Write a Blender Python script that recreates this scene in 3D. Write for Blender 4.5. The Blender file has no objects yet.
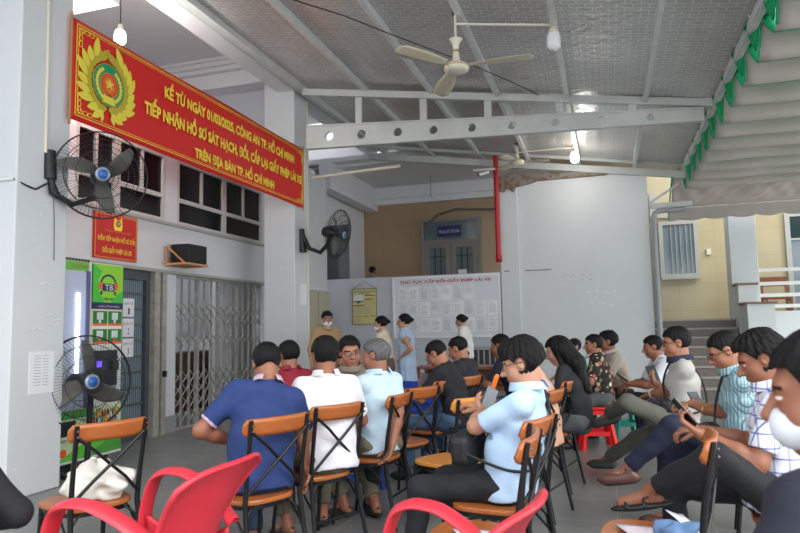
import bpy, bmesh, math, random
import numpy as np
from mathutils import Vector, Matrix
C = bpy.context.scene.collection
random.seed(7)
PI = math.pi
R = math.radians

# ------------------------------------------------------------------ camera
def basis():
    up = Vector((-135., 6866., -656.)).normalized()
    fw = Vector((208., -58.5, -656.))
    fw = (fw - up * fw.dot(up)).normalized()
    rt = fw.cross(up)
    return rt, fw, up
_rt, _fw, _up = basis()
CAM_H = 1.33
M3 = Matrix((_rt, _fw, _up))
cd = bpy.data.cameras.new('camera'); cam = bpy.data.objects.new('camera', cd); C.objects.link(cam)
cam.matrix_world = Matrix.Translation((0, 0, CAM_H)) @ M3.to_4x4()
cd.sensor_width = 36; cd.lens = 656 / 800 * 36; cd.clip_start = .05; cd.clip_end = 200; cd.dof.use_dof = True; cd.dof.focus_distance = 5.5; cd.dof.aperture_fstop = 4.0
bpy.context.scene.camera = cam

# ------------------------------------------------------------------ materials
def lin(c):
    return tuple(((v / 12.92) if v <= .04045 else ((v + .055) / 1.055) ** 2.4) for v in c)
def hx(s):
    return lin(tuple(int(s[i:i + 2], 16) / 255 for i in (0, 2, 4)))
_M = {}
def mat(name, col, rough=.6, metal=0., emit=0., var=0., vscale=6., bump=0., bscale=60., trans=0., spec=.5, alpha=1.):
    if name in _M: return _M[name]
    m = bpy.data.materials.new(name); m.use_nodes = True; nt = m.node_tree; b = nt.nodes['Principled BSDF']
    c = hx(col) if isinstance(col, str) else col
    b.inputs['Base Color'].default_value = (*c, 1); b.inputs['Roughness'].default_value = rough
    b.inputs['Metallic'].default_value = metal; b.inputs['Specular IOR Level'].default_value = spec
    if emit:
        b.inputs['Emission Color'].default_value = (*c, 1); b.inputs['Emission Strength'].default_value = emit
    if trans: b.inputs['Transmission Weight'].default_value = trans
    if alpha < 1: b.inputs['Alpha'].default_value = alpha
    tc = nt.nodes.new('ShaderNodeTexCoord')
    if var:
        n = nt.nodes.new('ShaderNodeTexNoise'); n.inputs['Scale'].default_value = vscale; n.inputs['Detail'].default_value = 5
        nt.links.new(tc.outputs['Object'], n.inputs['Vector'])
        r = nt.nodes.new('ShaderNodeMapRange'); r.inputs['From Min'].default_value = .3; r.inputs['From Max'].default_value = .7
        r.inputs['To Min'].default_value = 1 - var; r.inputs['To Max'].default_value = 1 + var * .4
        nt.links.new(n.outputs['Fac'], r.inputs['Value'])
        mx = nt.nodes.new('ShaderNodeVectorMath'); mx.operation = 'SCALE'; mx.inputs[0].default_value = c
        nt.links.new(r.outputs['Result'], mx.inputs['Scale']); nt.links.new(mx.outputs[0], b.inputs['Base Color'])
    if bump:
        n = nt.nodes.new('ShaderNodeTexNoise'); n.inputs['Scale'].default_value = bscale; n.inputs['Detail'].default_value = 4
        nt.links.new(tc.outputs['Object'], n.inputs['Vector'])
        bp = nt.nodes.new('ShaderNodeBump'); bp.inputs['Strength'].default_value = bump; bp.inputs['Distance'].default_value = .01
        nt.links.new(n.outputs['Fac'], bp.inputs['Height']); nt.links.new(bp.outputs['Normal'], b.inputs['Normal'])
    _M[name] = m; return m
def nodes_mat(name, rough=.6, metal=0.):
    m = bpy.data.materials.new(name); m.use_nodes = True; nt = m.node_tree; b = nt.nodes['Principled BSDF']
    b.inputs['Roughness'].default_value = rough; b.inputs['Metallic'].default_value = metal
    _M[name] = m; return m, nt, b
def math_node(nt, op, a, b=None, c=None):
    n = nt.nodes.new('ShaderNodeMath'); n.operation = op
    for i, v in enumerate((a, b, c)):
        if v is None: continue
        if hasattr(v, 'links'): nt.links.new(v, n.inputs[i])
        else: n.inputs[i].default_value = v
    return n.outputs[0]
def mixc(nt, f, a, b):
    n = nt.nodes.new('ShaderNodeMix'); n.data_type = 'RGBA'
    if hasattr(f, 'links'): nt.links.new(f, n.inputs['Factor'])
    else: n.inputs['Factor'].default_value = f
    for k, v in (('A', a), ('B', b)):
        s = [i for i in n.inputs if i.name == k and i.type == 'RGBA'][0]
        if hasattr(v, 'links'): nt.links.new(v, s)
        else: s.default_value = (*v, 1)
    return [o for o in n.outputs if o.type == 'RGBA'][0]
def axes(nt):
    tc = nt.nodes.new('ShaderNodeTexCoord'); s = nt.nodes.new('ShaderNodeSeparateXYZ')
    nt.links.new(tc.outputs['Object'], s.inputs[0]); return tc.outputs['Object'], s.outputs[0], s.outputs[1], s.outputs[2]
def noise(nt, vec, scale, detail=4):
    n = nt.nodes.new('ShaderNodeTexNoise'); n.inputs['Scale'].default_value = scale; n.inputs['Detail'].default_value = detail
    nt.links.new(vec, n.inputs['Vector']); return n.outputs['Fac']
def line_mask(nt, v, period, width, off=0.):
    f = math_node(nt, 'FRACT', math_node(nt, 'MULTIPLY_ADD', v, 1 / period, off + 100))
    return math_node(nt, 'LESS_THAN', f, width / period)

# floor: grey tiles with pale joints
def floor_mat():
    m, nt, b = nodes_mat('floor_tile', .32)
    vec, x, y, z = axes(nt)
    l = math_node(nt, 'MAXIMUM', line_mask(nt, x, .6, .006), line_mask(nt, y, .6, .006))
    n = noise(nt, vec, 2.2); n2 = noise(nt, vec, 30)
    c = mixc(nt, n, hx('6a6b6c'), hx('868786')); c = mixc(nt, math_node(nt, 'MULTIPLY', n2, .35), c, hx('5a5b5b'))
    c = mixc(nt, l, c, hx('9a9a96')); nt.links.new(c, b.inputs['Base Color'])
    r = math_node(nt, 'MULTIPLY_ADD', n, .3, .2); nt.links.new(r, b.inputs['Roughness'])
    return m
def wall_mat(name, c1, c2, scale=1.2):
    m, nt, b = nodes_mat(name, .55)
    vec, x, y, z = axes(nt)
    n = noise(nt, vec, scale, 6); n2 = noise(nt, vec, 14, 3)
    c = mixc(nt, n, hx(c1), hx(c2))
    sp = math_node(nt, 'MULTIPLY', math_node(nt, 'GREATER_THAN', n2, .72), .35)
    c = mixc(nt, sp, c, hx('f2f2f0')); nt.links.new(c, b.inputs['Base Color'])
    return m
def foil_mat():
    m, nt, b = nodes_mat('roof_foil', .34, .6)
    vec, x, y, z = axes(nt)
    br = nt.nodes.new('ShaderNodeTexBrick'); br.inputs['Scale'].default_value = 1.0
    br.inputs['Brick Width'].default_value = .15; br.inputs['Row Height'].default_value = .075; br.inputs['Mortar Size'].default_value = .006
    br.inputs['Color1'].default_value = (*hx('cbc9c7'), 1); br.inputs['Color2'].default_value = (*hx('d6d4d3'), 1); br.inputs['Mortar'].default_value = (*hx('f4f4f4'), 1)
    nt.links.new(vec, br.inputs['Vector'])
    s = line_mask(nt, y, 1.02, .05); n = noise(nt, vec, 1.1)
    c = mixc(nt, math_node(nt, 'MULTIPLY', s, .6), br.outputs['Color'], hx('d8dadb'))
    c = mixc(nt, math_node(nt, 'MULTIPLY', n, .45), c, hx('76736f'))
    nt.links.new(c, b.inputs['Base Color'])
    bp = nt.nodes.new('ShaderNodeBump'); bp.inputs['Strength'].default_value = .6; bp.inputs['Distance'].default_value = .02
    h = math_node(nt, 'ADD', noise(nt, vec, 9, 2), br.outputs['Fac']); nt.links.new(h, bp.inputs['Height']); nt.links.new(bp.outputs['Normal'], b.inputs['Normal'])
    return m
def wood_mat(name, a, c, sc=9):
    m, nt, b = nodes_mat(name, .32)
    vec, x, y, z = axes(nt)
    mp = nt.nodes.new('ShaderNodeMapping'); mp.inputs['Scale'].default_value = (2, 14, 14); nt.links.new(vec, mp.inputs['Vector'])
    n = noise(nt, mp.outputs[0], sc * .5, 6); nt.links.new(mixc(nt, n, hx(a), hx(c)), b.inputs['Base Color'])
    return m
def stone_mat():
    m, nt, b = nodes_mat('granite', .45)
    vec, x, y, z = axes(nt)
    n = noise(nt, vec, 45, 6); nt.links.new(mixc(nt, n, hx('4a4440'), hx('857c75')), b.inputs['Base Color']); return m
def brick_mat():
    m, nt, b = nodes_mat('broken_brick', .9)
    vec, x, y, z = axes(nt)
    n = noise(nt, vec, 9, 6); nt.links.new(mixc(nt, math_node(nt, 'GREATER_THAN', n, .52), hx('857f78'), hx('77604f')), b.inputs['Base Color'])
    return m
def tilewall_mat(name='cream_wall_tile', a='a89c7c', c2='b8ac8a', j='8a8068'):
    m, nt, b = nodes_mat(name, .3)
    vec, x, y, z = axes(nt)
    l = math_node(nt, 'MAXIMUM', line_mask(nt, x, .8, .008), line_mask(nt, z, .6, .008, .3))
    n = noise(nt, vec, 1.4); c = mixc(nt, n, hx(a), hx(c2)); c = mixc(nt, math_node(nt, 'MULTIPLY', l, .5), c, hx(j))
    nt.links.new(c, b.inputs['Base Color']); return m
FLOOR = floor_mat(); WALL = wall_mat('white_wall', 'c5c9cc', 'd3d6d9'); WALL2 = wall_mat('white_ceiling', 'd9dade', 'e3e4e7')
GREYWALL = wall_mat('pale_grey_wall', 'b9bdc6', 'c8ccd4')
FOIL = foil_mat(); WOOD = wood_mat('chair_wood', '8c4a22', 'b56a35'); WOODD = wood_mat('dark_chair_wood', '6e3418', '8d4724')
WOODL = wood_mat('light_chair_wood', 'c07a34', 'd99548')
STONE = stone_mat(); BRICK = brick_mat(); STONEL = mat('pale_granite', 'a79e97', .4, var=.3, vscale=60); TAN = tilewall_mat(); TAND = tilewall_mat('shaded_tan_wall_tile', 'a0876a', 'ad9376', '8d775c')  # left wall's tan tile, darkened to hold part of the corridor's shade
BLACK = mat('black_steel', '17181a', .35, .3); STEEL = mat('painted_grey_steel', 'bcc0be', .4, .1, var=.12, vscale=3)
PURL = mat('galvanised_steel', 'cdd0cf', .45, .0, var=.1); WHITEP = mat('white_paint', 'dcdcd8', .45); CREAM = mat('cream_plastic', 'd8d2c0', .4)
DARKM = mat('dark_plastic', '1b1c1f', .45); GLASS = mat('dark_window_glass', '0d1014', .25, spec=.3); GREYMET = mat('grey_window_frame', 'a8a9a2', .45, .1)
WINF = mat('white_window_frame', 'b9bab8', .45); GATE = mat('grey_brown_steel_gate', 'a6a39b', .5, .1, var=.25, vscale=9)
REDP = mat('red_plastic', 'c6303f', .36, var=.04); REDST = mat('red_stool_plastic', 'd81f22', .35); PIPE = mat('grey_pipe', '8f9296', .4)
PAPER = mat('white_paper', 'e2e4e8', .7); RED = mat('red_cloth_print', 'd01f1b', .5, bump=.15, bscale=5); SIGNRED = mat('red_sign', 'c01614', .35)
YEL = mat('yellow_print', 'f5d840', .5); GOLD = mat('gold_print', 'd9a93a', .5); GREENP = mat('green_print', '0b8c63', .5); CLOTHG = mat('awning_fabric', 'c2bab6', .8, var=.08, vscale=2)
GREENT = mat('green_trim', '0aa870', .5)
for m_, f_ in ((CLOTHG, .35), (GREENT, .35)):
    nt_ = m_.node_tree; b_ = nt_.nodes['Principled BSDF']; tl = nt_.nodes.new('ShaderNodeBsdfTranslucent'); mx_ = nt_.nodes.new('ShaderNodeMixShader'); mx_.inputs[0].default_value = f_; tl.inputs[0].default_value = b_.inputs['Base Color'].default_value
    nt_.links.new(b_.outputs[0], mx_.inputs[1]); nt_.links.new(tl.outputs[0], mx_.inputs[2]); nt_.links.new(mx_.outputs[0], nt_.nodes['Material Output'].inputs[0])
_green = 0; BLUEGL = mat('blue_grey_glass', '65757e', .1); TXT = mat('grey_text', '8b8f98', .7); TXTD = mat('dark_text', '2c2f3a', .7)
BULB = mat('lamp_glow', 'fff8ea', .4, emit=9.); BULBOFF = mat('unlit_bulb', 'e2e4e6', .3); REDTXT = mat('red_text', 'b8262b', .6)

# ------------------------------------------------------------------ mesh builder
class MB:
    def __init__(s): s.v = []; s.f = []; s.m = []; s.sm = []
    def add(s, vs, fs, mi=0, sm=False):
        o = len(s.v); s.v += [tuple(v) for v in vs]; s.f += [tuple(i + o for i in f) for f in fs]; s.m += [mi] * len(fs); s.sm += [sm] * len(fs); return s
    def box(s, x0, x1, y0, y1, z0, z1, mi=0, M=None):
        vs = [Vector((x, y, z)) for z in (z0, z1) for y in (y0, y1) for x in (x0, x1)]
        if M is not None: vs = [M @ v for v in vs]
        return s.add(vs, [(0, 2, 3, 1), (4, 5, 7, 6), (0, 1, 5, 4), (2, 6, 7, 3), (0, 4, 6, 2), (1, 3, 7, 5)], mi)
    def bar(s, a, b, w, h, mi=0, up=(0, 0, 1)):
        a = Vector(a); b = Vector(b); d = (b - a).normalized(); u = Vector(up)
        if abs(d.dot(u)) > .98: u = Vector((0, 1, 0))
        sd = d.cross(u).normalized(); u = sd.cross(d)
        vs = [p + sd * i * w / 2 + u * j * h / 2 for p in (a, b) for (i, j) in ((-1, -1), (1, -1), (1, 1), (-1, 1))]
        return s.add(vs, [(0, 1, 2, 3), (7, 6, 5, 4), (0, 4, 5, 1), (1, 5, 6, 2), (2, 6, 7, 3), (3, 7, 4, 0)], mi)
    def tube(s, pts, r, n=8, mi=0, closed=False, caps=True):
        pts = [Vector(p) for p in pts]; N = len(pts); rs = r if isinstance(r, (list, tuple)) else [r] * N
        t0 = (pts[1] - pts[0]).normalized(); ref = Vector((0, 0, 1)) if abs(t0.z) < .9 else Vector((1, 0, 0)); u = t0.cross(ref).normalized()
        vs = []
        for i, p in enumerate(pts):
            if closed: t = (pts[(i + 1) % N] - pts[i - 1]).normalized()
            else: t = (pts[min(i + 1, N - 1)] - pts[max(i - 1, 0)]).normalized()
            u = (u - t * u.dot(t)).normalized(); w = t.cross(u)
            for k in range(n):
                a = 2 * PI * k / n; vs.append(p + (u * math.cos(a) + w * math.sin(a)) * rs[i])
        fs = []
        for i in range(N if closed else N - 1):
            j = (i + 1) % N
            for k in range(n): fs.append((i * n + k, i * n + (k + 1) % n, j * n + (k + 1) % n, j * n + k))
        s.add(vs, fs, mi, True)
        if not closed and caps:
            s.add(vs[:n], [tuple(reversed(range(n)))], mi); s.add(vs[-n:], [tuple(range(n))], mi)
        return s
    def lathe(s, prof, org=(0, 0, 0), ax=(0, 0, 1), n=20, mi=0, sm=True):
        ax = Vector(ax).normalized(); ref = Vector((1, 0, 0)) if abs(ax.x) < .9 else Vector((0, 1, 0))
        u = ax.cross(ref).normalized(); w = ax.cross(u); o = Vector(org); vs = []
        for r, h in prof:
            for k in range(n):
                a = 2 * PI * k / n; vs.append(o + ax * h + (u * math.cos(a) + w * math.sin(a)) * max(r, 1e-4))
        fs = [(i * n + k, i * n + (k + 1) % n, (i + 1) * n + (k + 1) % n, (i + 1) * n + k) for i in range(len(prof) - 1) for k in range(n)]
        return s.add(vs, fs, mi, sm)
    def prism(s, poly, fr, th, mi=0):   # poly in (u,v); fr = (origin,u,v,n)
        o, u, v, n = [Vector(q) for q in fr]; k = len(poly)
        vs = [o + u * p[0] + v * p[1] for p in poly] + [o + u * p[0] + v * p[1] + n * th for p in poly]
        return s.add(vs, [tuple(reversed(range(k))), tuple(range(k, 2 * k))] + [(i, (i + 1) % k, k + (i + 1) % k, k + i) for i in range(k)], mi)
    def grid(s, fn, nu, nv, mi=0, sm=True, skip=None):
        vs = [fn(i / nu, j / nv) for i in range(nu + 1) for j in range(nv + 1)]
        fs = [(i * (nv + 1) + j, (i + 1) * (nv + 1) + j, (i + 1) * (nv + 1) + j + 1, i * (nv + 1) + j + 1) for i in range(nu) for j in range(nv) if not (skip and skip((i + .5) / nu, (j + .5) / nv))]
        return s.add(vs, fs, mi, sm)
    def build(s, name, m, parent=None, bevel=0, solid=0, sub=0):
        me = bpy.data.meshes.new(name); me.from_pydata([tuple(v) for v in s.v], [], s.f)
        for x in (m if isinstance(m, (list, tuple)) else [m]): me.materials.append(x)
        me.polygons.foreach_set('material_index', s.m); me.polygons.foreach_set('use_smooth', s.sm); me.update()
        o = bpy.data.objects.new(name, me); C.objects.link(o)
        if solid: q = o.modifiers.new('solid', 'SOLIDIFY'); q.thickness = solid; q.offset = 0
        if bevel: q = o.modifiers.new('bevel', 'BEVEL'); q.width = bevel; q.segments = 2; q.limit_method = 'ANGLE'
        if sub: q = o.modifiers.new('sub', 'SUBSURF'); q.levels = sub; q.render_levels = sub
        if parent: o.parent = parent
        return o
def tag(o, label=None, cat=None, group=None, kind=None):
    if label: o['label'] = label
    if cat: o['category'] = cat
    if group: o['group'] = group
    if kind: o['kind'] = kind
    return o
def struct(o): o['kind'] = 'structure'; return o
def empty(name, loc=(0, 0, 0), rz=0., label=None, cat=None, group=None):
    o = bpy.data.objects.new(name, None); o.location = loc; o.rotation_euler = (0, 0, rz); C.objects.link(o); return tag(o, label, cat, group)
def copy_tree(o, parent=None):
    c = o.copy(); C.objects.link(c)
    if parent: c.parent = parent
    for ch in list(o.children): copy_tree(ch, c)
    return c
FZ = (Vector((0, 1, 0)), Vector((0, 0, 1)), Vector((1, 0, 0)))       # plane facing +X (left wall)
FY = (Vector((1, 0, 0)), Vector((0, 0, 1)), Vector((0, -1, 0)))      # plane facing -Y (back wall)
def text(body, name, m, parent, plane, org, w, h, align='L', bold=0.0, th=.004, spacing=1.0):
    """one line of raised lettering filling the box w x h; org = left bottom corner"""
    cu = bpy.data.curves.new(name, 'FONT'); cu.body = body; cu.size = 1; cu.space_character = spacing; cu.resolution_u = 3
    t = bpy.data.objects.new(name, cu); C.objects.link(t); bpy.context.view_layer.update()
    dg = bpy.context.evaluated_depsgraph_get(); cv = t.evaluated_get(dg).to_curve(dg); polys = []
    for sp in cv.splines:
        bp = sp.bezier_points; n = len(bp); P = []
        if n < 2: continue
        for i in range(n):
            a, b = bp[i], bp[(i + 1) % n]; p0, p1, p2, p3 = a.co, a.handle_right, b.handle_left, b.co
            straight = (p1 - p0).cross(p3 - p0).length < 1e-5 and (p2 - p0).cross(p3 - p0).length < 1e-5
            for k in range(1 if straight else 4):
                u = k / 4; q = p0 * (1 - u) ** 3 + p1 * 3 * u * (1 - u) ** 2 + p2 * 3 * u * u * (1 - u) + p3 * u ** 3; q = (q.x, q.y)
                if not P or abs(q[0] - P[-1][0]) + abs(q[1] - P[-1][1]) > 1e-5: P.append(q)
        if len(P) > 2: polys.append(P)
    bpy.data.objects.remove(t)
    if not polys: return None
    area = lambda P: sum(P[i - 1][0] * P[i][1] - P[i][0] * P[i - 1][1] for i in range(len(P))) / 2
    def inside(p, P):
        c = False
        for i in range(len(P)):
            (x1, y1), (x2, y2) = P[i - 1], P[i]
            if (y1 > p[1]) != (y2 > p[1]) and p[0] < (x2 - x1) * (p[1] - y1) / (y2 - y1) + x1: c = not c
        return c
    bb = [(min(p[0] for p in P), max(p[0] for p in P), min(p[1] for p in P), max(p[1] for p in P)) for P in polys]
    cont = [[j for j in range(len(polys)) if j != i and bb[j][0] <= bb[i][0] and bb[j][1] >= bb[i][1] and bb[j][2] <= bb[i][2] and bb[j][3] >= bb[i][3] and all(inside(p, polys[j]) for p in polys[i])] for i in range(len(polys))]
    polys2 = []
    for idx, P in enumerate(polys):
        if not bold: polys2.append(P); continue
        sg = (1 if area(P) > 0 else -1) * (1 if len(cont[idx]) % 2 == 0 else -1); Q = []
        for i in range(len(P)):
            ax, ay = P[i - 1]; bx, by = P[i]; cx, cy = P[(i + 1) % len(P)]
            n1 = Vector((by - ay, ax - bx)).normalized(); n2 = Vector((cy - by, bx - cx)).normalized(); nn = n1 + n2
            nn = nn.normalized() / max(.5, nn.normalized().dot(n1)) if nn.length > .1 else n1
            Q.append((bx + nn.x * bold * sg, by + nn.y * bold * sg))
        polys2.append(Q)
    x0 = min(p[0] for P in polys2 for p in P); x1 = max(p[0] for P in polys2 for p in P); y0 = min(p[1] for P in polys2 for p in P); y1 = max(p[1] for P in polys2 for p in P)
    u, v, n = plane; o = Vector(org); sy = h / (y1 - y0); sx = (w / (x1 - x0)) if w else sy; ox = 0 if align == 'L' else -(x1 - x0) * sx / 2
    V = []; F = []
    for i, P in enumerate(polys):
        if len(cont[i]) % 2: continue
        bm = bmesh.new(); es = []
        for L in [polys2[i]] + [polys2[j] for j in range(len(polys)) if i in cont[j] and len(cont[j]) == len(cont[i]) + 1]:
            vs = [bm.verts.new((p[0], p[1], 0)) for p in L]
            for k in range(len(vs)): es.append(bm.edges.new((vs[k - 1], vs[k])))
        bmesh.ops.triangle_fill(bm, edges=es, use_beauty=True); bm.verts.index_update()
        base = len(V); V += [tuple(q.co) for q in bm.verts]; F += [tuple(base + q.index for q in f.verts) for f in bm.faces]; bm.free()
    me = bpy.data.meshes.new(name); me.from_pydata([tuple(o + u * ((q[0] - x0) * sx + ox) + v * ((q[1] - y0) * sy) + n * th) for q in V], [], F); me.materials.append(m)
    ob = bpy.data.objects.new(name, me); C.objects.link(ob)
    if parent: ob.parent = parent
    return ob
def pfr(plane, org): return (Vector(org), *plane)
def rect(x0, x1, y0, y1): return [(x0, y0), (x1, y0), (x1, y1), (x0, y1)]
def circ(cx, cy, r, n=24, ry=None): return [(cx + r * math.cos(2 * PI * k / n), cy + (ry or r) * math.sin(2 * PI * k / n)) for k in range(n)]
def star(cx, cy, r, r2=None): return [(cx + (r if k % 2 == 0 else (r2 or r * .4)) * math.sin(PI * k / 5), cy + (r if k % 2 == 0 else (r2 or r * .4)) * math.cos(PI * k / 5)) for k in range(10)]
def at(px, py, depth):
    """world point seen at a pixel of the photograph at a given distance along the view axis"""
    d = _rt * 0 + M3 @ Vector((px - 400., 266.5 - py, -656.)); return d * (depth / 656.) + Vector((0, 0, CAM_H))
# ================================================================== THE SETTING
def sbox(name, m, *a, bevel=0): return struct(MB().box(*a).build(name, m, bevel=bevel))
sbox('floor', FLOOR, -10, 9, -5, 18, -.1, 0)
XW = -5.73; YB = 13.0
# left wall (windows and gates) built in pieces around its openings
w = MB()
w.box(XW - .2, XW, -1, 5.0, 0, 2.16); w.box(XW - .2, XW, 7.52, 7.79, 0, 2.16)
w.box(XW - .2, XW, 10.2, YB, 0, 2.16)
w.box(XW - .2, XW, -1, YB, 2.16, 2.86); w.box(XW - .2, XW, -1, 5.92, 2.86, 3.8); w.box(XW - .2, XW, 7.53, 7.79, 2.86, 3.8); w.box(XW - .2, XW, 10.2, YB, 2.86, 3.8)
w.box(XW - .2, XW, -1, YB, 3.8, 4.6)
w.box(XW - 2.6, XW - .2, -1, 9.7, 4.5, 4.6)
struct(w.build('wall_left', WALL))
struct(MB().box(XW - .03, XW + .03, 7.53, 7.79, 0, .22).build('baseboard_left', mat('grey_plinth', '8b8e90', .6)))
struct(MB().box(XW, XW + .07, 4.9, 10.26, 2.15, 2.19).box(XW, XW + .04, 4.9, 10.26, 2.82, 2.86).build('trim_1', mat('grey_lintel', 'a09f99', .5)))
sbox('wall_upper_left', WALL2, -8.6, -8.4, -1, 9.8, 4.5, 5.95)
sbox('wall_upper_back', GREYWALL, -8.4, -5.2, 9.75, 9.9, 4.5, 5.95)
w = MB(); w.box(-8.4, -4.7, -1, YB, 5.9, 6.0); struct(w.build('ceiling', WALL2))
w = MB(); w.box(-8.4, -4.98, 9.4, 9.75, 5.47, 5.9)
for i, (d, z) in enumerate(((.1, 5.72), (.17, 5.79), (.24, 5.86))): w.box(-8.4, -4.98, 9.4 - d, 9.4, z, z + .07)
struct(w.build('ceiling_cornice', WALL2))
sbox('ceiling_cross_beam', WALL2, -8.4, -4.98, 5.45, 5.7, 4.95, 5.9)
struct(MB().box(-5.0, -4.7, -1, 16.3, 5.24, 5.95).build('ceiling_beam', WALL2))
# inner rooms behind the left wall, so that windows and gates look into something
w = MB(); w.box(-9.4, -9.3, 4, 13, 0, 4.5); w.box(-9.4, XW - .2, 3.9, 4, 0, 4.5); w.box(-9.4, XW - .2, 12.9, 13, 0, 4.5); struct(w.build('wall_office', WALL2))
# pillars
def pillar(name, x0, x1, y0, y1, z1):
    return struct(MB().box(x0, x1, y0, y1, 0, z1).build(name, WALL, bevel=.012))
pillar('pillar_front', -5.28, -4.7, 4.22, 4.78, 5.3)
pillar('pillar_middle', -5.25, -4.7, 9.4, 9.93, 5.9)
# back wall, right hand solid part with its pier
sbox('wall_back', WALL, -1.62, .82, YB, YB + .2, 0, 4.2)
struct(MB().box(-1.97, -1.60, YB - .07, YB + .2, 0, 4.28).build('wall_back_pier', WALL, bevel=.01))
w = MB(); xs = [(-1.97, 4.32), (-1.6, 4.42), (-1.4, 4.30), (-1.2, 4.34), (-.9, 4.28), (-.6, 4.30), (-.2, 4.27), (.1, 4.22), (.4, 4.22), (.82, 4.2)]
w.prism([(-1.97, 4.04), (-1.86, 4.0), (-1.78, 4.07), (-1.66, 3.98), (-1.6, 4.1), (-1.4, 4.13), (-1.2, 4.19), (-.6, 4.19), (.1, 4.19), (.2, 4.24)] + xs[::-1][2:], ((0, YB - .09, 0), (1, 0, 0), (0, 0, 1), (0, 1, 0)), .14)
struct(w.build('wall_broken_brick_edge', BRICK))
sbox('wall_low', GREYWALL, -6.4, -1.97, YB, YB + .15, 0, 2.42)
sbox('wall_end', WALL2, -6.6, -6.4, 9.9, 16.3, 0, 5.9)
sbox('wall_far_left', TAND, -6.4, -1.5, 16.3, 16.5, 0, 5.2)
sbox('wall_far_right', TAN, -1.5, 6.5, 16.3, 16.5, 0, 5.2)
sbox('wall_sky_blocker', WALL2, -6.6, .9, 13.5, 13.6, 5.0, 6.4)  # unseen wall added to keep sky light out of the corridor
sbox('ceiling_corridor', WALL2, -6.6, .9, 13.2, 16.4, 5.05, 5.15)  # corridor slab, extended over the gap to darken the space below
w = MB(); w.box(-6.4, -1.2, 16.1, 16.3, 4.75, 5.05); w.box(-6.4, -1.2, 16.18, 16.3, 4.6, 4.75); struct(w.build('ceiling_corridor_cornice', WALL2))
sbox('ceiling_corridor_beam', WALL2, -6.0, -5.7, 13.2, 16.3, 4.45, 5.05)
sbox('floor_landing', STONE, -6.4, 6.5, 14.6, 16.3, 0, 1.38)
w = MB()
for i in range(7):
    z = 1.38 - .172 * (i + 1); y = 14.6 - .29 * (i + 1)
    w.box(.9, 2.42, y, y + .29, 0, z)
    MB().box(.9, 2.42, y - .03, y + .27, z, z + .03).build('floor_step_tread', STONEL)['kind'] = 'structure'
MB().box(.9, 2.42, 14.57, 14.9, 1.38, 1.41).build('floor_step_tread', STONEL)['kind'] = 'structure'
struct(w.build('floor_steps', STONE))
off = bpy.data.lights.new('office_fill_light', 'AREA'); off.energy = 14; off.size = 1.5; off.color = (.93, .97, 1); oo = bpy.data.objects.new('office_fill_light', off); C.objects.link(oo); oo.location = (-6.8, 8.6, 4.3)  # unseen lamp added to brighten the interior behind the gate
olf = MB().box(-.1, .1, -.7, .7, 0, .06).build('unseen_tube_light', mat('tube_glow', 'eaf0ff', .3, emit=4.)); olf.location = (-6.8, 8.6, 4.42); tag(olf, 'unseen fluorescent fitting added to light the room behind the dark windows', 'light fitting')
# right hand parapets, column, far parapet
w = MB(); w.box(2.42, 2.92, 14.6, 15.1, 0, 5.2); struct(w.build('pillar_right', WALL, bevel=.01))
w = MB(); w.box(2.44, 2.76, 14.1, 14.6, 0, 2.05); w.box(2.45, 2.9, 13.4, 14.1, 0, 1.66)
struct(w.build('wall_parapet_steps', WALL))
struct(MB().box(2.41, 2.79, 14.06, 14.59, 2.05, 2.09).box(2.42, 2.94, 13.36, 14.1, 1.66, 1.70).build('trim_2', mat('brown_coping', '7d5a48', .5)))
sbox('wall_parapet_right', WALL, 2.92, 6.4, 14.52, 14.75, 0, 1.54)
sbox('wall_right_return', WALL, 6.3, 6.5, 14.6, 16.4, 0, 5.2)

def window_(name, plane, org, W, H, fw, frame, glass, mull_v=(), mull_h=(), depth=.06, segs=None):
    """frame with glass; plane normal outward; org = bottom left"""
    f = MB(); fr = pfr(plane, org)
    for r in (rect(0, W, 0, fw), rect(0, W, H - fw, H), rect(0, fw, fw, H - fw), rect(W - fw, W, fw, H - fw)): f.prism(r, fr, depth)
    for x, wd, a, b in mull_v: f.prism(rect(x - wd / 2, x + wd / 2, a, b), fr, depth * .9)
    for y, wd in mull_h: f.prism(rect(fw, W - fw, y - wd / 2, y + wd / 2), fr, depth * .8)
    o = struct(f.build(name, frame))
    g = MB().prism(rect(fw * .5, W - fw * .5, fw * .5, H - fw * .5), pfr(plane, Vector(org) - plane[2] * .0), .02); go = g.build('pane', glass, o)
    return o
window_('window_1', FZ, (XW - .06, 5.92, 2.86), 1.61, .94, .05, WINF, GLASS, [(.68, .12, .05, .89), (1.15, .04, .37, .89), (.33, .04, .37, .89)], [(.36, .06)])
window_('window_2', FZ, (XW - .06, 7.79, 2.86), 2.41, .94, .05, WINF, GLASS, [(1.22, .1, .05, .89), (.61, .04, .37, .89), (1.8, .04, .37, .89)], [(.36, .06)])

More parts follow.
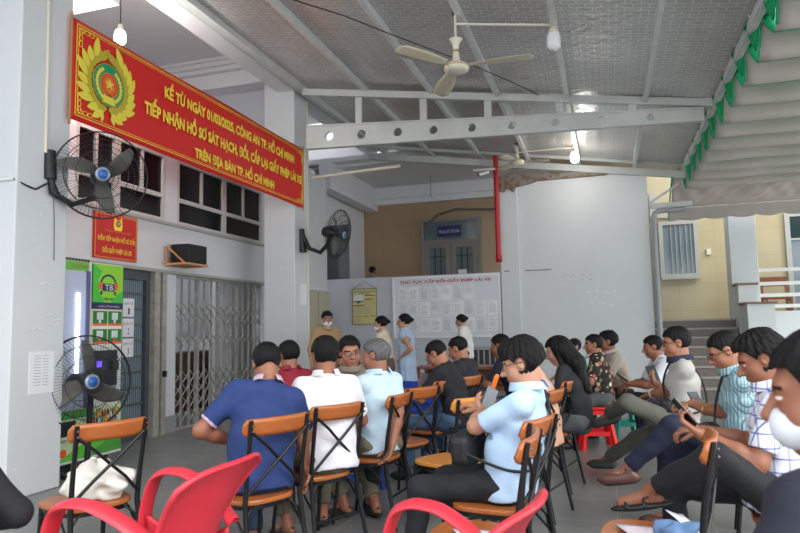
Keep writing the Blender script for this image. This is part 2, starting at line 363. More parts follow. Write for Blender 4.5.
# door 1: grey aluminium door behind the vending machine, glass with horizontal bars
def glass_door():
    f = MB(); fr = pfr(FZ, (XW - .12, 6.6, 0))
    for r in (rect(0, .08, 0, 2.15), rect(.6, .74, 0, 2.15), rect(.08, .6, 2.03, 2.15), rect(.08, .6, 0, .1)): f.prism(r, fr, .1)
    d = struct(f.build('door_1', mat('dark_grey_door', '4b5156', .45)))
    MB().prism(rect(.08, .6, .1, 2.03), pfr(FZ, (XW - .10, 6.6, 0)), .02).build('pane', BLUEGL, d)
    b = MB()
    for k in range(9): b.prism(rect(.08, .6, .24 + k * .2, .262 + k * .2), pfr(FZ, (XW - .07, 6.6, 0)), .02)
    b.build('door_bars', mat('steel_bar', '585f65', .4, .4), d)
    pb = MB()
    for k in range(14):
        pb.prism(rect(.1 + k * .037, .106 + k * .037, .1, 2.03), pfr(FZ, (XW - .077, 6.6, 0)), .004)
    pb.build('door_mesh', mat('pale_mesh', '9fb0b8', .5), d)
    p = MB()
    for z in (1.05, 1.3, 1.55): p.prism(rect(.0, .2, z, z + .23), pfr(FZ, (XW + .0, 6.74, 0)), .003)
    p.build('paper_notice', PAPER, d)
    for z, t in ((1.6, '1'), (1.35, '2'), (1.1, '3')):
        text('QUẦY SỐ', 'lettering', TXTD, d, FZ, (XW, 6.755, z + .1), .16, .04); text(t, 'lettering', TXTD, d, FZ, (XW, 6.83, z - .02), .03, .08)
glass_door()
# white display cabinet / bright inner door left of it
d = MB(); fr = pfr(FZ, (XW - .12, 5.0, 0))
for r in (rect(0, .06, 0, 2.15), rect(.78, .84, 0, 2.15), rect(1.52, 1.6, 0, 2.15), rect(0, 1.6, 2.08, 2.15)): d.prism(r, fr, .1)
d2 = struct(d.build('door_2', WHITEP)); MB().prism(rect(0, 1.6, 0, 2.1), pfr(FZ, (XW - .14, 5.0, 0)), .02).build('pane', mat('bright_glass', 'b9c4e0', .12), d2)
# metal post between the door and the pier
struct(MB().box(XW - .05, XW + .06, 7.27, 7.37, 0, 2.15).box(XW - .03, XW + .03, 7.38, 7.42, 0, 2.15).box(XW - .05, XW + .05, 7.44, 7.53, 0, 2.15).build('trim_3', GATE))
MBl = MB().box(XW + .06, XW + .1, 7.445, 7.485, .76, .84); tag(MBl.build('padlock', mat('dark_steel', '33363a', .4, .6)), 'small dark padlock on the grey post beside the folding gate', 'padlock')
# folding lattice gate
def gate():
    y0, y1 = 7.82, 10.2; g = empty('folding_gate', (XW - .06, y0, 0), 0, 'grey folding steel lattice gate closed below the dark windows', 'gate')
    W = y1 - y0; n = 13; vb = []
    for k in range(n + 1):
        y = W * k / n
        big = k % 3 == 0
        MB().box(-.015 if not big else -.03, .015 if not big else .03, y - (.010 if not big else .022), y + (.010 if not big else .022), .02, 2.13).build('gate_bar', GATE, g)
    for (za, zb) in ((.1, .8), (1.15, 1.3), (1.45, 1.75)):
        m = MB(); rows = max(1, round((zb - za) / .19)); h = (zb - za) / rows
        for k in range(n):
            a = W * k / n; b = W * (k + 1) / n
            for r in range(rows):
                z = za + r * h
                m.bar((.02, a, z), (.02, b, z + h), .004, .018, up=(1, 0, 0)); m.bar((.024, a, z + h), (.024, b, z), .004, .018, up=(1, 0, 0))
        m.build('lattice', GATE, g)
    MB().box(-.04, .04, 0, W, 2.12, 2.16).build('gate_rail', GATE, g); MB().box(-.03, .03, 0, W, 0, .02).build('gate_rail', GATE, g)
gate()
# desk and screens glimpsed inside the gate
o = MB().box(-7.6, -7.0, 7.6, 11.6, 0, 1.0).build('counter', mat('brown_counter', '5a4036', .6)); tag(o, 'brown counter inside the room behind the folding gate', 'counter')
for i, (y, z) in enumerate(((8.35, 1.5), (8.9, 1.5))):
    o = MB().prism(circ(0, 0, .12, 20, .16), pfr(FZ, (-7.3 + .0, y - .3, z + .1)), .02).build('wall_disc', mat('blue_panel', '2a3a8c', .4)); tag(o, ['blue oval plaque behind the folding gate, left one', 'blue oval plaque behind the folding gate, right one'][i], 'plaque')
sbox('wall_office_partition', WALL2, -7.42, -7.32, 7.4, 12.8, 1.2, 3.6)

# ------------------------------------------------------------------ roof
def rz(x): return 4.47 - .17 * x
w = MB(); NX = 40
w.grid(lambda u, v: (-4.72 + 6.3 * u, 1.0 + 12.45 * v, rz(-4.72 + 6.3 * u) + .003 * math.sin(u * 200)), 120, 4)
struct(w.build('ceiling_foil_roof', FOIL, solid=.01))
for k, x in enumerate((-4.45, -3.37, -2.32, -1.35, -.39, .61, 1.45)):
    m = MB().box(x - .03, x + .03, 1.0, 13.45, rz(x) - .1, rz(x) - .012); struct(m.build('ceiling_purlin', PURL))
def truss(y):
    m = MB()
    L = (-4.36, 4.16, 4.52); Rr = (1.32, 3.96, 4.12)
    bm = bmesh.new(); pts = [(L[0], L[1]), (Rr[0], Rr[1]), (Rr[0], Rr[2]), (L[0], L[2])]
    es = []
    def loop(P):
        vs = [bm.verts.new((p[0], 0, p[1])) for p in P]; return [bm.edges.new((vs[i], vs[(i + 1) % len(vs)])) for i in range(len(vs))]
    es += loop(pts)
    hx_ = [-3.97, -3.44, -2.86, -2.31, -1.74, -1.16, -.57, .05, .67]
    for k, x in enumerate(hx_):
        t = (x - L[0]) / (Rr[0] - L[0]); zc = (L[1] + L[2]) / 2 * (1 - t) + (Rr[1] + Rr[2]) / 2 * t; r = .075 * (1 - t) + .045 * t
        es += loop(circ(x, zc, r, 16))
    bmesh.ops.triangle_fill(bm, edges=es, use_beauty=True)
    me = bpy.data.meshes.new('roof_truss'); bm.to_mesh(me); bm.free(); me.materials.append(STEEL)
    o = bpy.data.objects.new('roof_truss', me); C.objects.link(o); o.location = (0, y, 0); q = o.modifiers.new('s', 'SOLIDIFY'); q.thickness = .05; q.offset = 0; struct(o)
    m = MB(); m.bar((-4.4, -.02, 5.07), (1.5, -.02, 4.16), .09, .1)
    for x in (-3.48, -2.46, -1.5, -.5, .45):
        t = (x + 4.7) / 6.2; m.box(x - .05, x + .05, -.03, .03, 4.54 - .4 * t - .02, 5.08 - .96 * t)
    m.box(-4.7, 1.3, -.05, .05, 4.155, 4.18, 0, Matrix.Translation((0, 0, 0)) @ Matrix.Shear('XZ', 4, (0, 0)) if False else None) if False else None
    m.bar((-4.36, 0, 4.16), (1.32, 0, 3.96), .09, .02); m.bar((-4.36, 0, 4.52), (1.32, 0, 4.12), .09, .02)
    o2 = m.build('truss_chord', STEEL, o)
    return o
truss(9.15)
m = MB(); m.bar((-4.7, 12.93, 5.02), (1.5, 12.93, 4.06), .08, .13); m.bar((-4.7, 12.75, 5.2), (1.5, 12.75, 4.2), .06, .06)
struct(m.build('ceiling_back_girder', STEEL))
# gutter strip along the beam
struct(MB().bar((-4.64, 1, 5.26), (-4.64, 13.4, 5.26), .1, .04).bar((-4.58, 1, 5.3), (-4.58, 13.4, 5.3), .03, .05).build('ceiling_edge_gutter', PURL))
# small frame between wall end and awning
struct(MB().bar((.85, 13.1, 3.55), (1.6, 13.1, 3.55), .07, .09).bar((.8, 13.1, 4.1), (.8, 13.1, 3.1), .05, .05).bar((.85, 13.1, 3.6), (1.4, 13.1, 3.95), .04, .04).build('trim_4', STEEL))

# ------------------------------------------------------------------ awning
def awning():
    a = empty('folding_awning', (1.5, 0, 0), 0, 'grey fabric awning gathered in folds with green scalloped edging on the right', 'awning')
    Y0, per, n = 3.95, .69, 14
    def prof(t):
        i = math.floor(t); k = t - i
        if k < .42: q = k / .42; y = .10 * q + .06 * q * q; z = 4.24 - .38 * q ** .9
        else: q = (k - .42) / .58; y = .16 + .84 * q; z = 3.86 + .38 * (1 - math.cos(q * PI * .5)) ** 1.1 - .03 * math.sin(PI * min(1, q * 2.5))
        return Y0 + per * (i + y), z
    def fold(u, v):
        t = v * n * .99999; y, z = prof(t); x = 4.4 * u
        wr = .016 * math.sin(x * 3.1 + t * 2.3) + .010 * math.sin(x * 7 + t * 5) + .008 * math.sin(x * 1.3 - t * 9)
        return (x, y + wr * 1.3, z + wr * .6)
    g = MB(); g.grid(fold, 36, n * 16)
    for i in range(36):
        for j in range(n * 16):
            if (j % 16) >= 8: g.m[i * n * 16 + j] = 1
    g.build('fabric', [CLOTHG, GREENT], a, solid=.004)
    y1 = Y0 + per * n
    def pan(u, v):
        x = -.16 + 4.56 * u; e = math.sin(PI * v)
        wr = e * (.035 * math.sin(x * 5.1 + v * 7) + .02 * math.sin(x * 13 - v * 9 + 2 * math.sin(x * 3)) + .012 * math.sin(x * 23 + v * 15))
        return (x, y1 + .02 + .74 * v + wr * .4, 4.22 - .52 * v - .06 * e + wr)
    MB().grid(pan, 110, 16).build('end_panel', CLOTHG, a, solid=.005)
    def strip(u, v):
        x = -.20 + 4.6 * u; s = abs(math.sin(x * PI / .47)) ** .6 * .05
        return (x, y1 + .77 + .012 * math.sin(x * 4) * v + .006 * math.sin(x * 17) * v, 3.72 - (.25 + s) * v)
    MB().grid(strip, 220, 6).build('valance', CLOTHG, a, solid=.005)
    for k in range(n):
        y = Y0 + per * k
        m = MB()
        def st(u, v, k=k):
            yy, zz = prof(k + v * .42); return (-.012 + .02 * u, yy - .012, zz)
        m.grid(st, 1, 10); m.build('edge_trim', GREENT, a, solid=.02)
        q = MB(); q.grid(lambda u, v, k=k: (-.10 * math.sin(PI * min(1, u * 1.1)) * (1 - v) + .0, Y0 + per * (k + .04 + u * .5), 4.22 - .26 * math.sin(PI * u) * v - .02), 8, 4); q.build('side_tab', GREENT, a, solid=.004)
        MB().tube([(-.1, y, 4.23), (4.4, y, 4.23)], .018, 8).build('awning_rod', PURL, a)
    MB().bar((-.17, y1 + .02, 4.2), (-.19, y1 + .76, 3.7), .02, .05).build('edge_trim', GREENT, a); MB().box(-.215, -.195, y1 + .74, y1 + .79, 3.44, 3.73).build('edge_trim', GREENT, a)
awning()
# awning outer weather sheet and rail carrying it
struct(MB().bar((1.46, 3.9, 4.14), (1.46, 13.7, 4.14), .05, .07).build('trim_5', PURL))
# ------------------------------------------------------------------ far door, windows
def far_door():
    f = MB(); o = (-4.5, 16.28, 1.38); fr = pfr(FY, o); W, H = 1.55, 2.75
    for r in (rect(0, .08, 0, H), rect(W - .08, W, 0, H), rect(.08, W - .08, H - .08, H), rect(.08, W - .08, 2.1, 2.2)): f.prism(r, fr, .1)
    FR = mat('grey_door_frame', '85807a', .5); d = struct(f.build('door_3', FR))
    MB().prism(rect(.08, W - .08, 2.2, H - .08), pfr(FY, o), .03).build('pane', BLUEGL, d)
    for k in (0, 1):
        x = .08 + k * .7; l = MB()
        for r in (rect(x, x + .13, 0, 2.1), rect(x + .56, x + .69, 0, 2.1), rect(x + .13, x + .56, 2.0, 2.1), rect(x + .13, x + .56, 0, .6)): l.prism(r, pfr(FY, o), .07)
        lo = l.build('door_leaf', FR, d)
        MB().prism(rect(x + .13, x + .56, .6, 2.0), pfr(FY, o), .03).build('pane', BLUEGL, lo)
        b = MB()
        for xx in (x + .27, x + .42): b.prism(rect(xx - .012, xx + .012, .6, 2.0), pfr(FY, o), .05)
        for zz in (1.05, 1.78, 1.3): b.prism(rect(x + .13, x + .56, zz - .012, zz + .012), pfr(FY, o), .05)
        b.build('door_bars', DARKM, lo)
    MB().prism(rect(.95, 1.17, 1.12, 1.42), pfr(FY, o), .06).build('paper_notice', PAPER, d)
    s = MB().prism(rect(0, .62, 0, .28), pfr(FY, (-4.06, 16.2, 3.66)), .02).build('door_sign', mat('navy_sign', '1c1f5e', .4)); tag(s, 'small navy sign with white letters above the far glass door', 'sign')
    text('PHÒNG CHỜ TIẾP DÂN', 'lettering', PAPER, s, FY, (-4.02, 16.175, 3.75), .54, .11)
far_door()
wf = window_('window_3', FY, (1.22, 16.28, 2.38), .84, 1.32, .09, GREYMET, mat('curtain_glass', '75828c', .12), [(x, .012, .09, 1.23) for x in (.26, .36, .46, .58, .68)], [])
MB().prism(rect(0, .84, 0, .05), pfr(FY, (1.22, 16.22, 2.34)), .05).build('window_sill', GREYMET, wf)
struct(MB().prism(rect(0, .13, 0, 3.0), pfr(FY, (1.06, 16.28, 1.38)), .05).prism(rect(.13, .9, 1.0 + 1.4, 2.46), pfr(FY, (1.1, 16.28, 1.38)), .05).build('trim_6', GREYMET))
wf = window_('window_4', FY, (3.82, 16.28, 1.38), 1.3, 2.35, .1, GREYMET, mat('curtain_glass', '75828c', .12), [(.65, .08, .1, 2.25)], [(1.75, .04)])
MB().prism(rect(.1, 1.2, 1.75, 2.25), pfr(FY, (3.82, 16.25, 1.38)), .01).build('pane', mat('dark_green_glass', '263a3c', .1), wf)
# railings on the right landing
r = empty('landing_railing', (2.9, 14.66, 1.54), 0, 'white railing of horizontal bars along the raised landing at far right', 'railing')
for z in (.10, .32, .55, .82): MB().box(0, 3.4, -.02, .02, z - .035, z + .035).build('rail_bar', WHITEP, r)
for x in (1.6, 3.3): MB().box(x, x + .05, -.02, .02, 0, .8).build('rail_post', WHITEP, r)
o = MB().box(0, .5, 0, .4, .42, .46).box(0, .04, .36, .4, 0, .9).box(.46, .5, .36, .4, 0, .9).box(0, .04, 0, .04, 0, .45).box(.46, .5, 0, .04, 0, .45).box(0, .5, .37, .39, .7, .9)
ch = empty('wooden_chair', (3.15, 15.3, 1.38), 0, 'brown wooden chair standing behind the white railing at far right', 'chair')
MB().box(0, .5, 0, .4, .42, .46).build('seat', WOODD, ch); MB().box(0, .5, .37, .39, .7, .9).build('backrest', WOODD, ch)
for x, y, h in ((0, .36, .9), (.46, .36, .9), (0, 0, .42), (.46, 0, .42)): MB().box(x, x + .04, y, y + .04, 0, h).build('leg', WOODD, ch)
o = MB().prism(rect(0, .09, 0, .13), pfr(FY, (2.22, 16.29, 2.88)), .04).build('switch_box', CREAM); tag(o, 'small cream switch box on the yellow wall right of the window', 'switch')
# ================================================================== SIGNS AND FIXTURES
def banner():
    X0 = -4.655; y0, y1, z0, z1 = 4.72, 9.62, 3.33, 4.31
    b = empty('hanging_banner', (X0, y0, z0), 0, 'long red cloth banner with yellow lettering and police emblem strung between two white pillars', 'banner')
    W, H = y1 - y0, z1 - z0
    MB().grid(lambda u, v: (.012 * math.sin(u * 11 + v * 2) * math.sin(PI * u) + .004 * math.sin(u * 40) * (1 - v), u * W, v * H), 90, 10).build('cloth', RED, b, solid=.004)
    O = (.016, 0, 0); fr = (Vector(O), *FZ)
    m = MB(); e = .045
    for t, (a) in ((.008, e), (.004, e + .025)):
        for r in (rect(a, W - a, a, a + t), rect(a, W - a, H - a - t, H - a), rect(a, a + t, a, H - a), rect(W - a - t, W - a, a, H - a)): m.prism(r, fr, .003)
    for (cx, sx) in ((.06, 1), (W - .06, -1)):
        for (cz, sz) in ((.06, 1), (H - .06, -1)):
            for k in range(3):
                m.tube([Vector(O) + Vector((.004, cx + sx * (.05 + .06 * k + .03 * math.cos(a)), cz + sz * (.035 + .02 * math.sin(a)))) for a in [i * PI / 5 for i in range(10)]], .004, 4, closed=True)
                m.tube([Vector(O) + Vector((.004, cx + sx * (.035 + .02 * math.cos(a)), cz + sz * (.05 + .06 * k + .03 * math.sin(a)))) for a in [i * PI / 5 for i in range(10)]], .004, 4, closed=True)
    m.build('border', YEL, b)
    # emblem
    cy, cz = 5.18 - y0, 3.80 - z0
    em = MB(); import itertools; lift = itertools.count()
    def leaf(x, y, a, l, w, mi=0):
        n = 9; P = []
        for s in (1, -1):
            for i in range(n) if s == 1 else range(n - 1, -1, -1):
                t = i / (n - 1); bx = l * t; by = s * w * math.sin(PI * t) ** .8 * (1 - .25 * t) + .12 * l * t * t
                P.append((x + bx * math.cos(a) - by * math.sin(a), y + bx * math.sin(a) + by * math.cos(a)))
        em.prism([p for i, p in enumerate(P) if i == 0 or (abs(p[0] - P[i - 1][0]) + abs(p[1] - P[i - 1][1])) > 1e-5], fr, .003 + .0002 * next(lift), mi)
    for s in (-1, 1):
        for k in range(19):
            t = k / 18; a = R(-88 + t * 146); a = a if s == 1 else PI - a
            r = .232 + .045 * (k % 2) + .02 * t; rx = r * (1 - .05 * t)
            leaf(cy + rx * math.cos(a), cz + r * 1.02 * math.sin(a), a + s * R(80 - 25 * (k % 2)), .15 + .03 * (k % 3) + (.05 if k == 18 else 0), .046, 0 if k % 2 else 3)
            if k % 3 == 1: leaf(cy + (r + .03) * math.cos(a), cz + (r + .03) * math.sin(a), a + s * R(12), .09, .022, 0)
    fr = (Vector(O) + Vector((.008, 0, 0)), *FZ)
    em.prism(circ(cy, cz, .215, 40), fr, .006, 3); em.prism(circ(cy, cz, .208, 40), fr, .008, 1); em.prism(circ(cy, cz, .125, 32), fr, .010, 3); em.prism(circ(cy, cz, .118, 32), fr, .012, 2)
    for k in range(24):
        a = 2 * PI * k / 24; em.prism([(cy + .04 * math.cos(a - .05), cz + .04 * math.sin(a - .05)), (cy + .097 * math.cos(a), cz + .097 * math.sin(a)), (cy + .04 * math.cos(a + .05), cz + .04 * math.sin(a + .05))], fr, .013, 0)
    em.prism(star(cy, cz + .01, .062), fr, .016, 0)
    for s in (0, PI):
        for k in range(9):
            a = R(-55 + k * 14) + s; em.prism(circ(cy + .165 * math.cos(a), cz + .165 * math.sin(a), .022, 8), fr, .011, 0)
    em.prism([(cy - .085, cz - .19), (cy + .085, cz - .19), (cy + .06, cz - .1), (cy + .03, cz - .12), (cy, cz - .09), (cy - .03, cz - .12), (cy - .07, cz - .1)], fr, .012, 0)
    em.build('emblem', [mat('emblem_gold', 'e0d245', .5), GREENP, mat('emblem_orange', 'd84a22', .5), mat('emblem_olive', 'b5a530', .5)], b)
    for (s, ya, yb, za, h) in (('KỂ TỪ NGÀY 01/03/2025, CÔNG AN TP. HỒ CHÍ MINH', 6.05, 9.25, 3.955, .225), ('TIẾP NHẬN HỒ SƠ SÁT HẠCH, ĐỔI, CẤP LẠI GIẤY PHÉP LÁI XE', 5.72, 9.52, 3.66, .245), ('TRÊN ĐỊA BÀN TP. HỒ CHÍ MINH', 6.63, 8.6, 3.40, .22)):
        text(s, 'lettering', YEL, b, FZ, (.018, ya - y0, za - z0), yb - ya, h, bold=.045)
    for y in (0, W):
        MB().tube([(-.0, y, -.05), (0, y, H + .05)], .012, 8).build('banner_stick', mat('bamboo', 'a8824c', .6), b)
banner()

def redsign():
    y0, y1, z0, z1 = 6.20, 6.94, 2.24, 2.80
    s = empty('red_wall_sign', (XW + .01, y0, z0), 0, 'red square wall sign with small emblem and two lines of yellow capitals above the door', 'sign')
    W, H = y1 - y0, z1 - z0; MB().box(0, .02, 0, W, 0, H).build('sign_board', SIGNRED, s)
    fr = (Vector((.02, 0, 0)), *FZ); m = MB(); a = .015
    for r in (rect(a, W - a, a, a + .008), rect(a, W - a, H - a - .008, H - a), rect(a, a + .008, a, H - a), rect(W - a - .008, W - a, a, H - a)): m.prism(r, fr, .002)
    m.build('border', GOLD, s)
    e = MB(); cy, cz = W * .53, H * .80
    e.prism([(cy + x * .075, cz + y * .085) for x, y in ((-.8, -1), (.8, -1), (1, -.4), (.9, .3), (.75, 1), (.5, .55), (-.5, .55), (-.75, 1), (-.9, .3), (-1, -.4))], fr, .004, 0)
    e.prism(circ(cy, cz, .042, 20), fr, .006, 1); e.prism(circ(cy, cz, .026, 16), fr, .008, 2); e.prism(star(cy, cz, .02), fr, .010, 0)
    e.build('emblem', [YEL, GREENP, SIGNRED], s)
    text('PHÒNG CẢNH SÁT GIAO THÔNG', 'lettering', GOLD, s, FZ, (.021, W * .24, H * .60), W * .6, .026)
    text('ĐIỂM TIẾP NHẬN HỒ SƠ CẤP,', 'lettering', YEL, s, FZ, (.021, W * .07, H * .36), W * .88, .10, bold=.02)
    text('ĐỔI GIẤY PHÉP LÁI XE', 'lettering', YEL, s, FZ, (.021, W * .18, H * .13), W * .68, .095, bold=.02)
redsign()

def vending():
    v = empty('vending_machine', (-5.70, 4.95, 0), 0, 'tall self service vending machine with lime green panels behind the front pillar', 'vending machine')
    D, W = .65, .98
    MB().box(0, D, 0, W, .09, 2.08).build('cabinet', mat('machine_white', 'd5d8d4', .4), v, bevel=.008)
    for x, y in ((.05, .05), (.55, .05), (.05, .88), (.55, .88)): MB().lathe([(.0, 0), (.03, 0), (.03, .1), (.0, .1)], (x, y, 0)).build('foot', DARKM, v)
    fr = (Vector((D, 0, 0)), *FZ)
    MB().prism(rect(.03, .46, .61, 1.97), fr, .012).build('display_window', mat('display_glass', 'c3cce4', .08), v)
    MB().prism(rect(.44, .48, .61, 1.98), fr, .03).build('window_post', mat('blue_grey_post', '5b5f86', .4), v)
    MB().box(D + .012, D + .03, .325, .345, .78, 1.75).build('tube_reflection', mat('tube_glow', 'eaf0ff', .3, emit=4.), v)  # glowing strip stands in for a fluorescent tube mirrored in the glass
    h = MB()
    for z in (1.18, 1.42, 1.62): h.tube([(D + .01, .10, z), (D + .05, .10, z), (D + .05, .10, z + .13), (D + .01, .10, z + .13)], .008, 6)
    h.build('hook', mat('pale_metal', 'b9bcc2', .35, .5), v)
    LIME = mat('lime_print', '8fd32a', .4); LIME2 = mat('bright_green_print', '3fbf3a', .4); NAVY = mat('navy_print', '1f2458', .4); ORG = mat('orange_print', 'e8622a', .4); CRE = mat('cream_print', 'd9d2a4', .5); CARD = mat('card_green', '1c7a3a', .5)
    s = MB().prism(rect(.0, .47, 1.98, 2.07), fr, .014).build('green_header', mat('header_green', '6fc045', .4), v)
    text('TỰ ĐỘNG', 'lettering', mat('dull_orange_print', 'a8742e', .5), v, FZ, (D + .015, .24, 1.995), .22, .06)
    k = MB()
    for i in range(12): k.prism(rect(.02 + i * .04, .04 + i * .04, 2.075, 2.1), fr, .01)
    k.build('vent_teeth', DARKM, v)
    p = MB(); p.prism(rect(.53, .97, 1.66, 2.07), fr, .012, 0); p.prism(rect(.53, .97, 1.60, 1.67), fr, .014, 1)
    p.prism([(.53, 1.67), (.7, 1.67), (.62, 1.78), (.6, 1.9), (.66, 2.0), (.53, 2.07)], fr, .013, 2); p.prism([(.8, 1.67), (.97, 1.67), (.97, 1.8), (.88, 1.76)], fr, .013, 2)
    p.prism(circ(.75, 1.86, .115, 28, .1), fr, .0135, 0)
    # headphones emblem
    arc = [(.75 + .115 * math.cos(a), 1.87 + .1 * math.sin(a)) for a in [PI * i / 14 for i in range(15)]] + [(.75 + .092 * math.cos(a), 1.87 + .078 * math.sin(a)) for a in [PI - PI * i / 14 for i in range(15)]]
    p.prism(arc, fr, .015, 1)
    for sx in (-1, 1):
        p.prism(circ(.75 + sx * .115, 1.845, .028, 14, .042), fr, .017, 3); p.prism(rect(.75 + sx * .1 - .012, .75 + sx * .1 + .012, 1.75, 1.79), fr, .016, 1)
    p.prism([(.67, 1.79), (.83, 1.79), (.85, 1.84), (.83, 1.87), (.67, 1.87), (.65, 1.84)], fr, .016, 1)
    p.build('poster_panel', [LIME, NAVY, LIME2, ORG], v)
    text('TB', 'lettering', PAPER, v, FZ, (D + .019, .69, 1.80), .12, .06, bold=.005)
    text('TIỆN BỘ', 'lettering', NAVY, v, FZ, (D + .015, .68, 1.69), .14, .035, bold=.02)
    text('HƯỚNG DẪN MUA HÀNG', 'lettering', PAPER, v, FZ, (D + .015, .61, 1.62), .3, .026)
    c = MB(); c.prism(rect(.53, .97, 1.20, 1.60), fr, .010, 0)
    for i in range(2):
        for j in range(2):
            x = .545 + .215 * i; z = 1.40 - .19 * j
            c.prism(rect(x, x + .2, z + .05, z + .18), fr, .012, 1); c.prism(rect(x, x + .2, z + .025, z + .05), fr, .013, 2); c.prism(rect(x, x + .2, z - .005, z + .025), fr, .013, 3)
            c.prism(rect(x + .05, x + .14, z + .09, z + .165), fr, .014, 3); c.prism(rect(x + .08, x + .11, z + .055, z + .1), fr, .014, 2 if j else 3)
            for q in range(3): c.prism(rect(x + .052 + q * .03, x + .056 + q * .03, z + .09, z + .165), fr, .015, 1)
    c.build('instruction_cards', [CRE, CARD, ORG, PAPER], v)
    MB().prism(rect(.56, .9, .80, 1.17), fr, .02).prism(rect(.80, .89, .96, 1.06), fr, .05).build('control_panel', mat('machine_black', '22242a', .35), v)
    MB().prism(rect(.60, .67, 1.0, 1.06), fr, .024).build('screen', mat('violet_screen', '5a3cf0', .4, emit=1.2), v)
    g = MB(); g.prism(rect(.0, .98, .12, .60), fr, .010, 0); g.prism(rect(.0, .5, .52, .60), fr, .014, 1); g.prism([(.1, .12), (.5, .12), (.98, .34), (.98, .42), (.7, .36), (.4, .24)], fr, .014, 2)
    g.prism([(.5, .12), (.98, .12), (.98, .34)], fr, .016, 1); g.prism(rect(.48, .56, .62, 1.2), fr, .012, 2); g.prism(rect(0, .98, .10, .12), fr, .02, 3)
    g.build('lower_panel', [mat('pale_green_print', 'c4d8a8', .5), mat('mid_green_print', '4c9a3c', .5), mat('leaf_green_print', '5cc23a', .5), mat('machine_white2', 'd5d8d4', .4)], v)
    t = MB(); cols = ['c8322a', 'e0b23a', '2f7a3a', '2f3f8a', '7a3a22', 'e07a2a', 'c6c6b8']
    for i in range(10):
        for r in range(2):
            x = .58 + i * .038; z = .42 + .07 * r + .008 * (i % 3); t.prism(rect(x, x + .024, z, z + .055), fr, .016 + .002 * r, (i * 3 + r * 2) % 7); t.prism(rect(x + .007, x + .017, z + .055, z + .075), fr, .016, (i + r) % 7)
    t.build('product_pictures', [mat('product_%s' % c, c, .5) for c in cols], v)
    text('ĐẠI TRÒNG', 'lettering', TXTD, v, FZ, (D + .015, .16, .30), .24, .035)
    MB().prism(circ(.2, .2, .04, 18), fr, .018).build('round_mark', ORG, v)
    MB().prism(rect(.04, .34, .36, .50), fr, .02).build('delivery_flap', DARKM, v)
vending()

def speaker():
    s = empty('wall_speaker', (XW + .02, 7.57, 2.24), 0, 'black box loudspeaker on a small wooden bracket above the grey post', 'speaker')
    MB().box(.03, .33, .02, .44, .05, .31).build('cabinet', mat('speaker_black', '141416', .6), s, bevel=.015)
    MB().box(.33, .336, .05, .41, .08, .28).build('grille', mat('speaker_grille', '1f2022', .8), s)
    MB().box(0, .36, -.08, .42, .015, .045).bar((.02, -.05, .0), (.02, -.05, .28), .02, .02).bar((.02, -.04, .28), (.3, -.04, .04), .02, .02).build('bracket', mat('bracket_wood', 'c08a5a', .6), s)
speaker()

def rotz_to(d, tilt=0.):
    d = Vector(d).normalized(); return d.to_track_quat('Z', 'Y').to_euler()
def industrial_fan(name, loc, d, Rr, label, spin=.4, group=None):
    f = empty(name, loc, 0, label, 'fan', group); f.rotation_euler = rotz_to(d)
    wire = mat('fan_wire', '2c2d30', .4, .5); m = MB()
    dep = .10
    for r, z in ((Rr, 0), (Rr * .99, .03), (Rr * .8, dep * .75), (Rr * .55, dep * 1.05), (Rr * .25, dep * 1.2)): m.tube([(r * math.cos(a), r * math.sin(a), z) for a in [2 * PI * i / 40 for i in range(40)]], .0035 if r < Rr * .98 else .006, 4, closed=True)
    for r, z in ((Rr * .75, -dep * .9), (Rr * .4, -dep * 1.2)): m.tube([(r * math.cos(a), r * math.sin(a), z) for a in [2 * PI * i / 32 for i in range(32)]], .003, 4, closed=True)
    n = 72
    for k in range(n):
        a = 2 * PI * k / n
        m.tube([(r * math.cos(a + tw), r * math.sin(a + tw), z) for r, z, tw in ((Rr * .16, dep * 1.22, 0), (Rr * .4, dep * 1.15, .06), (Rr * .75, dep * .8, .12), (Rr, 0, .16))], .0019, 3, caps=False)
        if k % 3 == 0: m.tube([(r * math.cos(a), r * math.sin(a), z) for r, z in ((Rr * .16, -dep * 1.25), (Rr * .6, -dep * 1.1), (Rr, 0))], .0018, 3, caps=False)
    m.build('cage', wire, f)
    for k in range(3):
        a0 = spin + 2 * PI * k / 3
        def bl(u, v):
            r = Rr * (.12 + .78 * u); w = Rr * (  .10 + .26 * math.sin(PI * min(1, u * .85 + .1))) * .50; a = a0 + .3 * u; s = (v - .5) * 2 * w
            tw = .045 * (v - .5) * (1.3 - u)
            return (r * math.cos(a) - s * math.sin(a), r * math.sin(a) + s * math.cos(a), .02 + tw * 2)
        MB().grid(bl, 12, 5).build('blade', mat('fan_blade', '5c5a55', .5), f, solid=.004)
    MB().lathe([(0, .13), (Rr * .14, .128), (Rr * .17, .115), (Rr * .17, .10), (0, .10)], n=24).build('hub_cap', mat('fan_hub', '8e9aa8', .35, .3), f)
    bd = MB().lathe([(0, .134), (Rr * .11, .132), (Rr * .11, .129)], n=20).build('badge', mat('fan_badge', '2f5ea8', .35), f)
    MB().lathe([(0, -.26), (.07, -.255), (.085, -.22), (.085, -.10), (.06, -.06), (.03, 0), (0, .02)], n=20).build('motor', DARKM, f)
    return f
def arm_tube(name, parent, pts, r, m=DARKM):
    inv = (Matrix.Translation(parent.location) @ parent.rotation_euler.to_matrix().to_4x4()).inverted()
    return MB().tube([inv @ Vector(p) for p in pts], r, 10).build(name, m, parent)
fa = industrial_fan('wall_fan', (-4.40, 4.86, 2.80), (.72, -.68, -.12), .40, 'large black wall fan with blue hub badge on the front pillar under the banner', .5)
arm_tube('wall_arm', fa, [(-4.70, 4.55, 2.86), (-4.66, 4.56, 2.60), (-4.60, 4.72, 2.52), (-4.55, 4.95, 2.62), (-4.52, 5.0, 2.78)], .03)
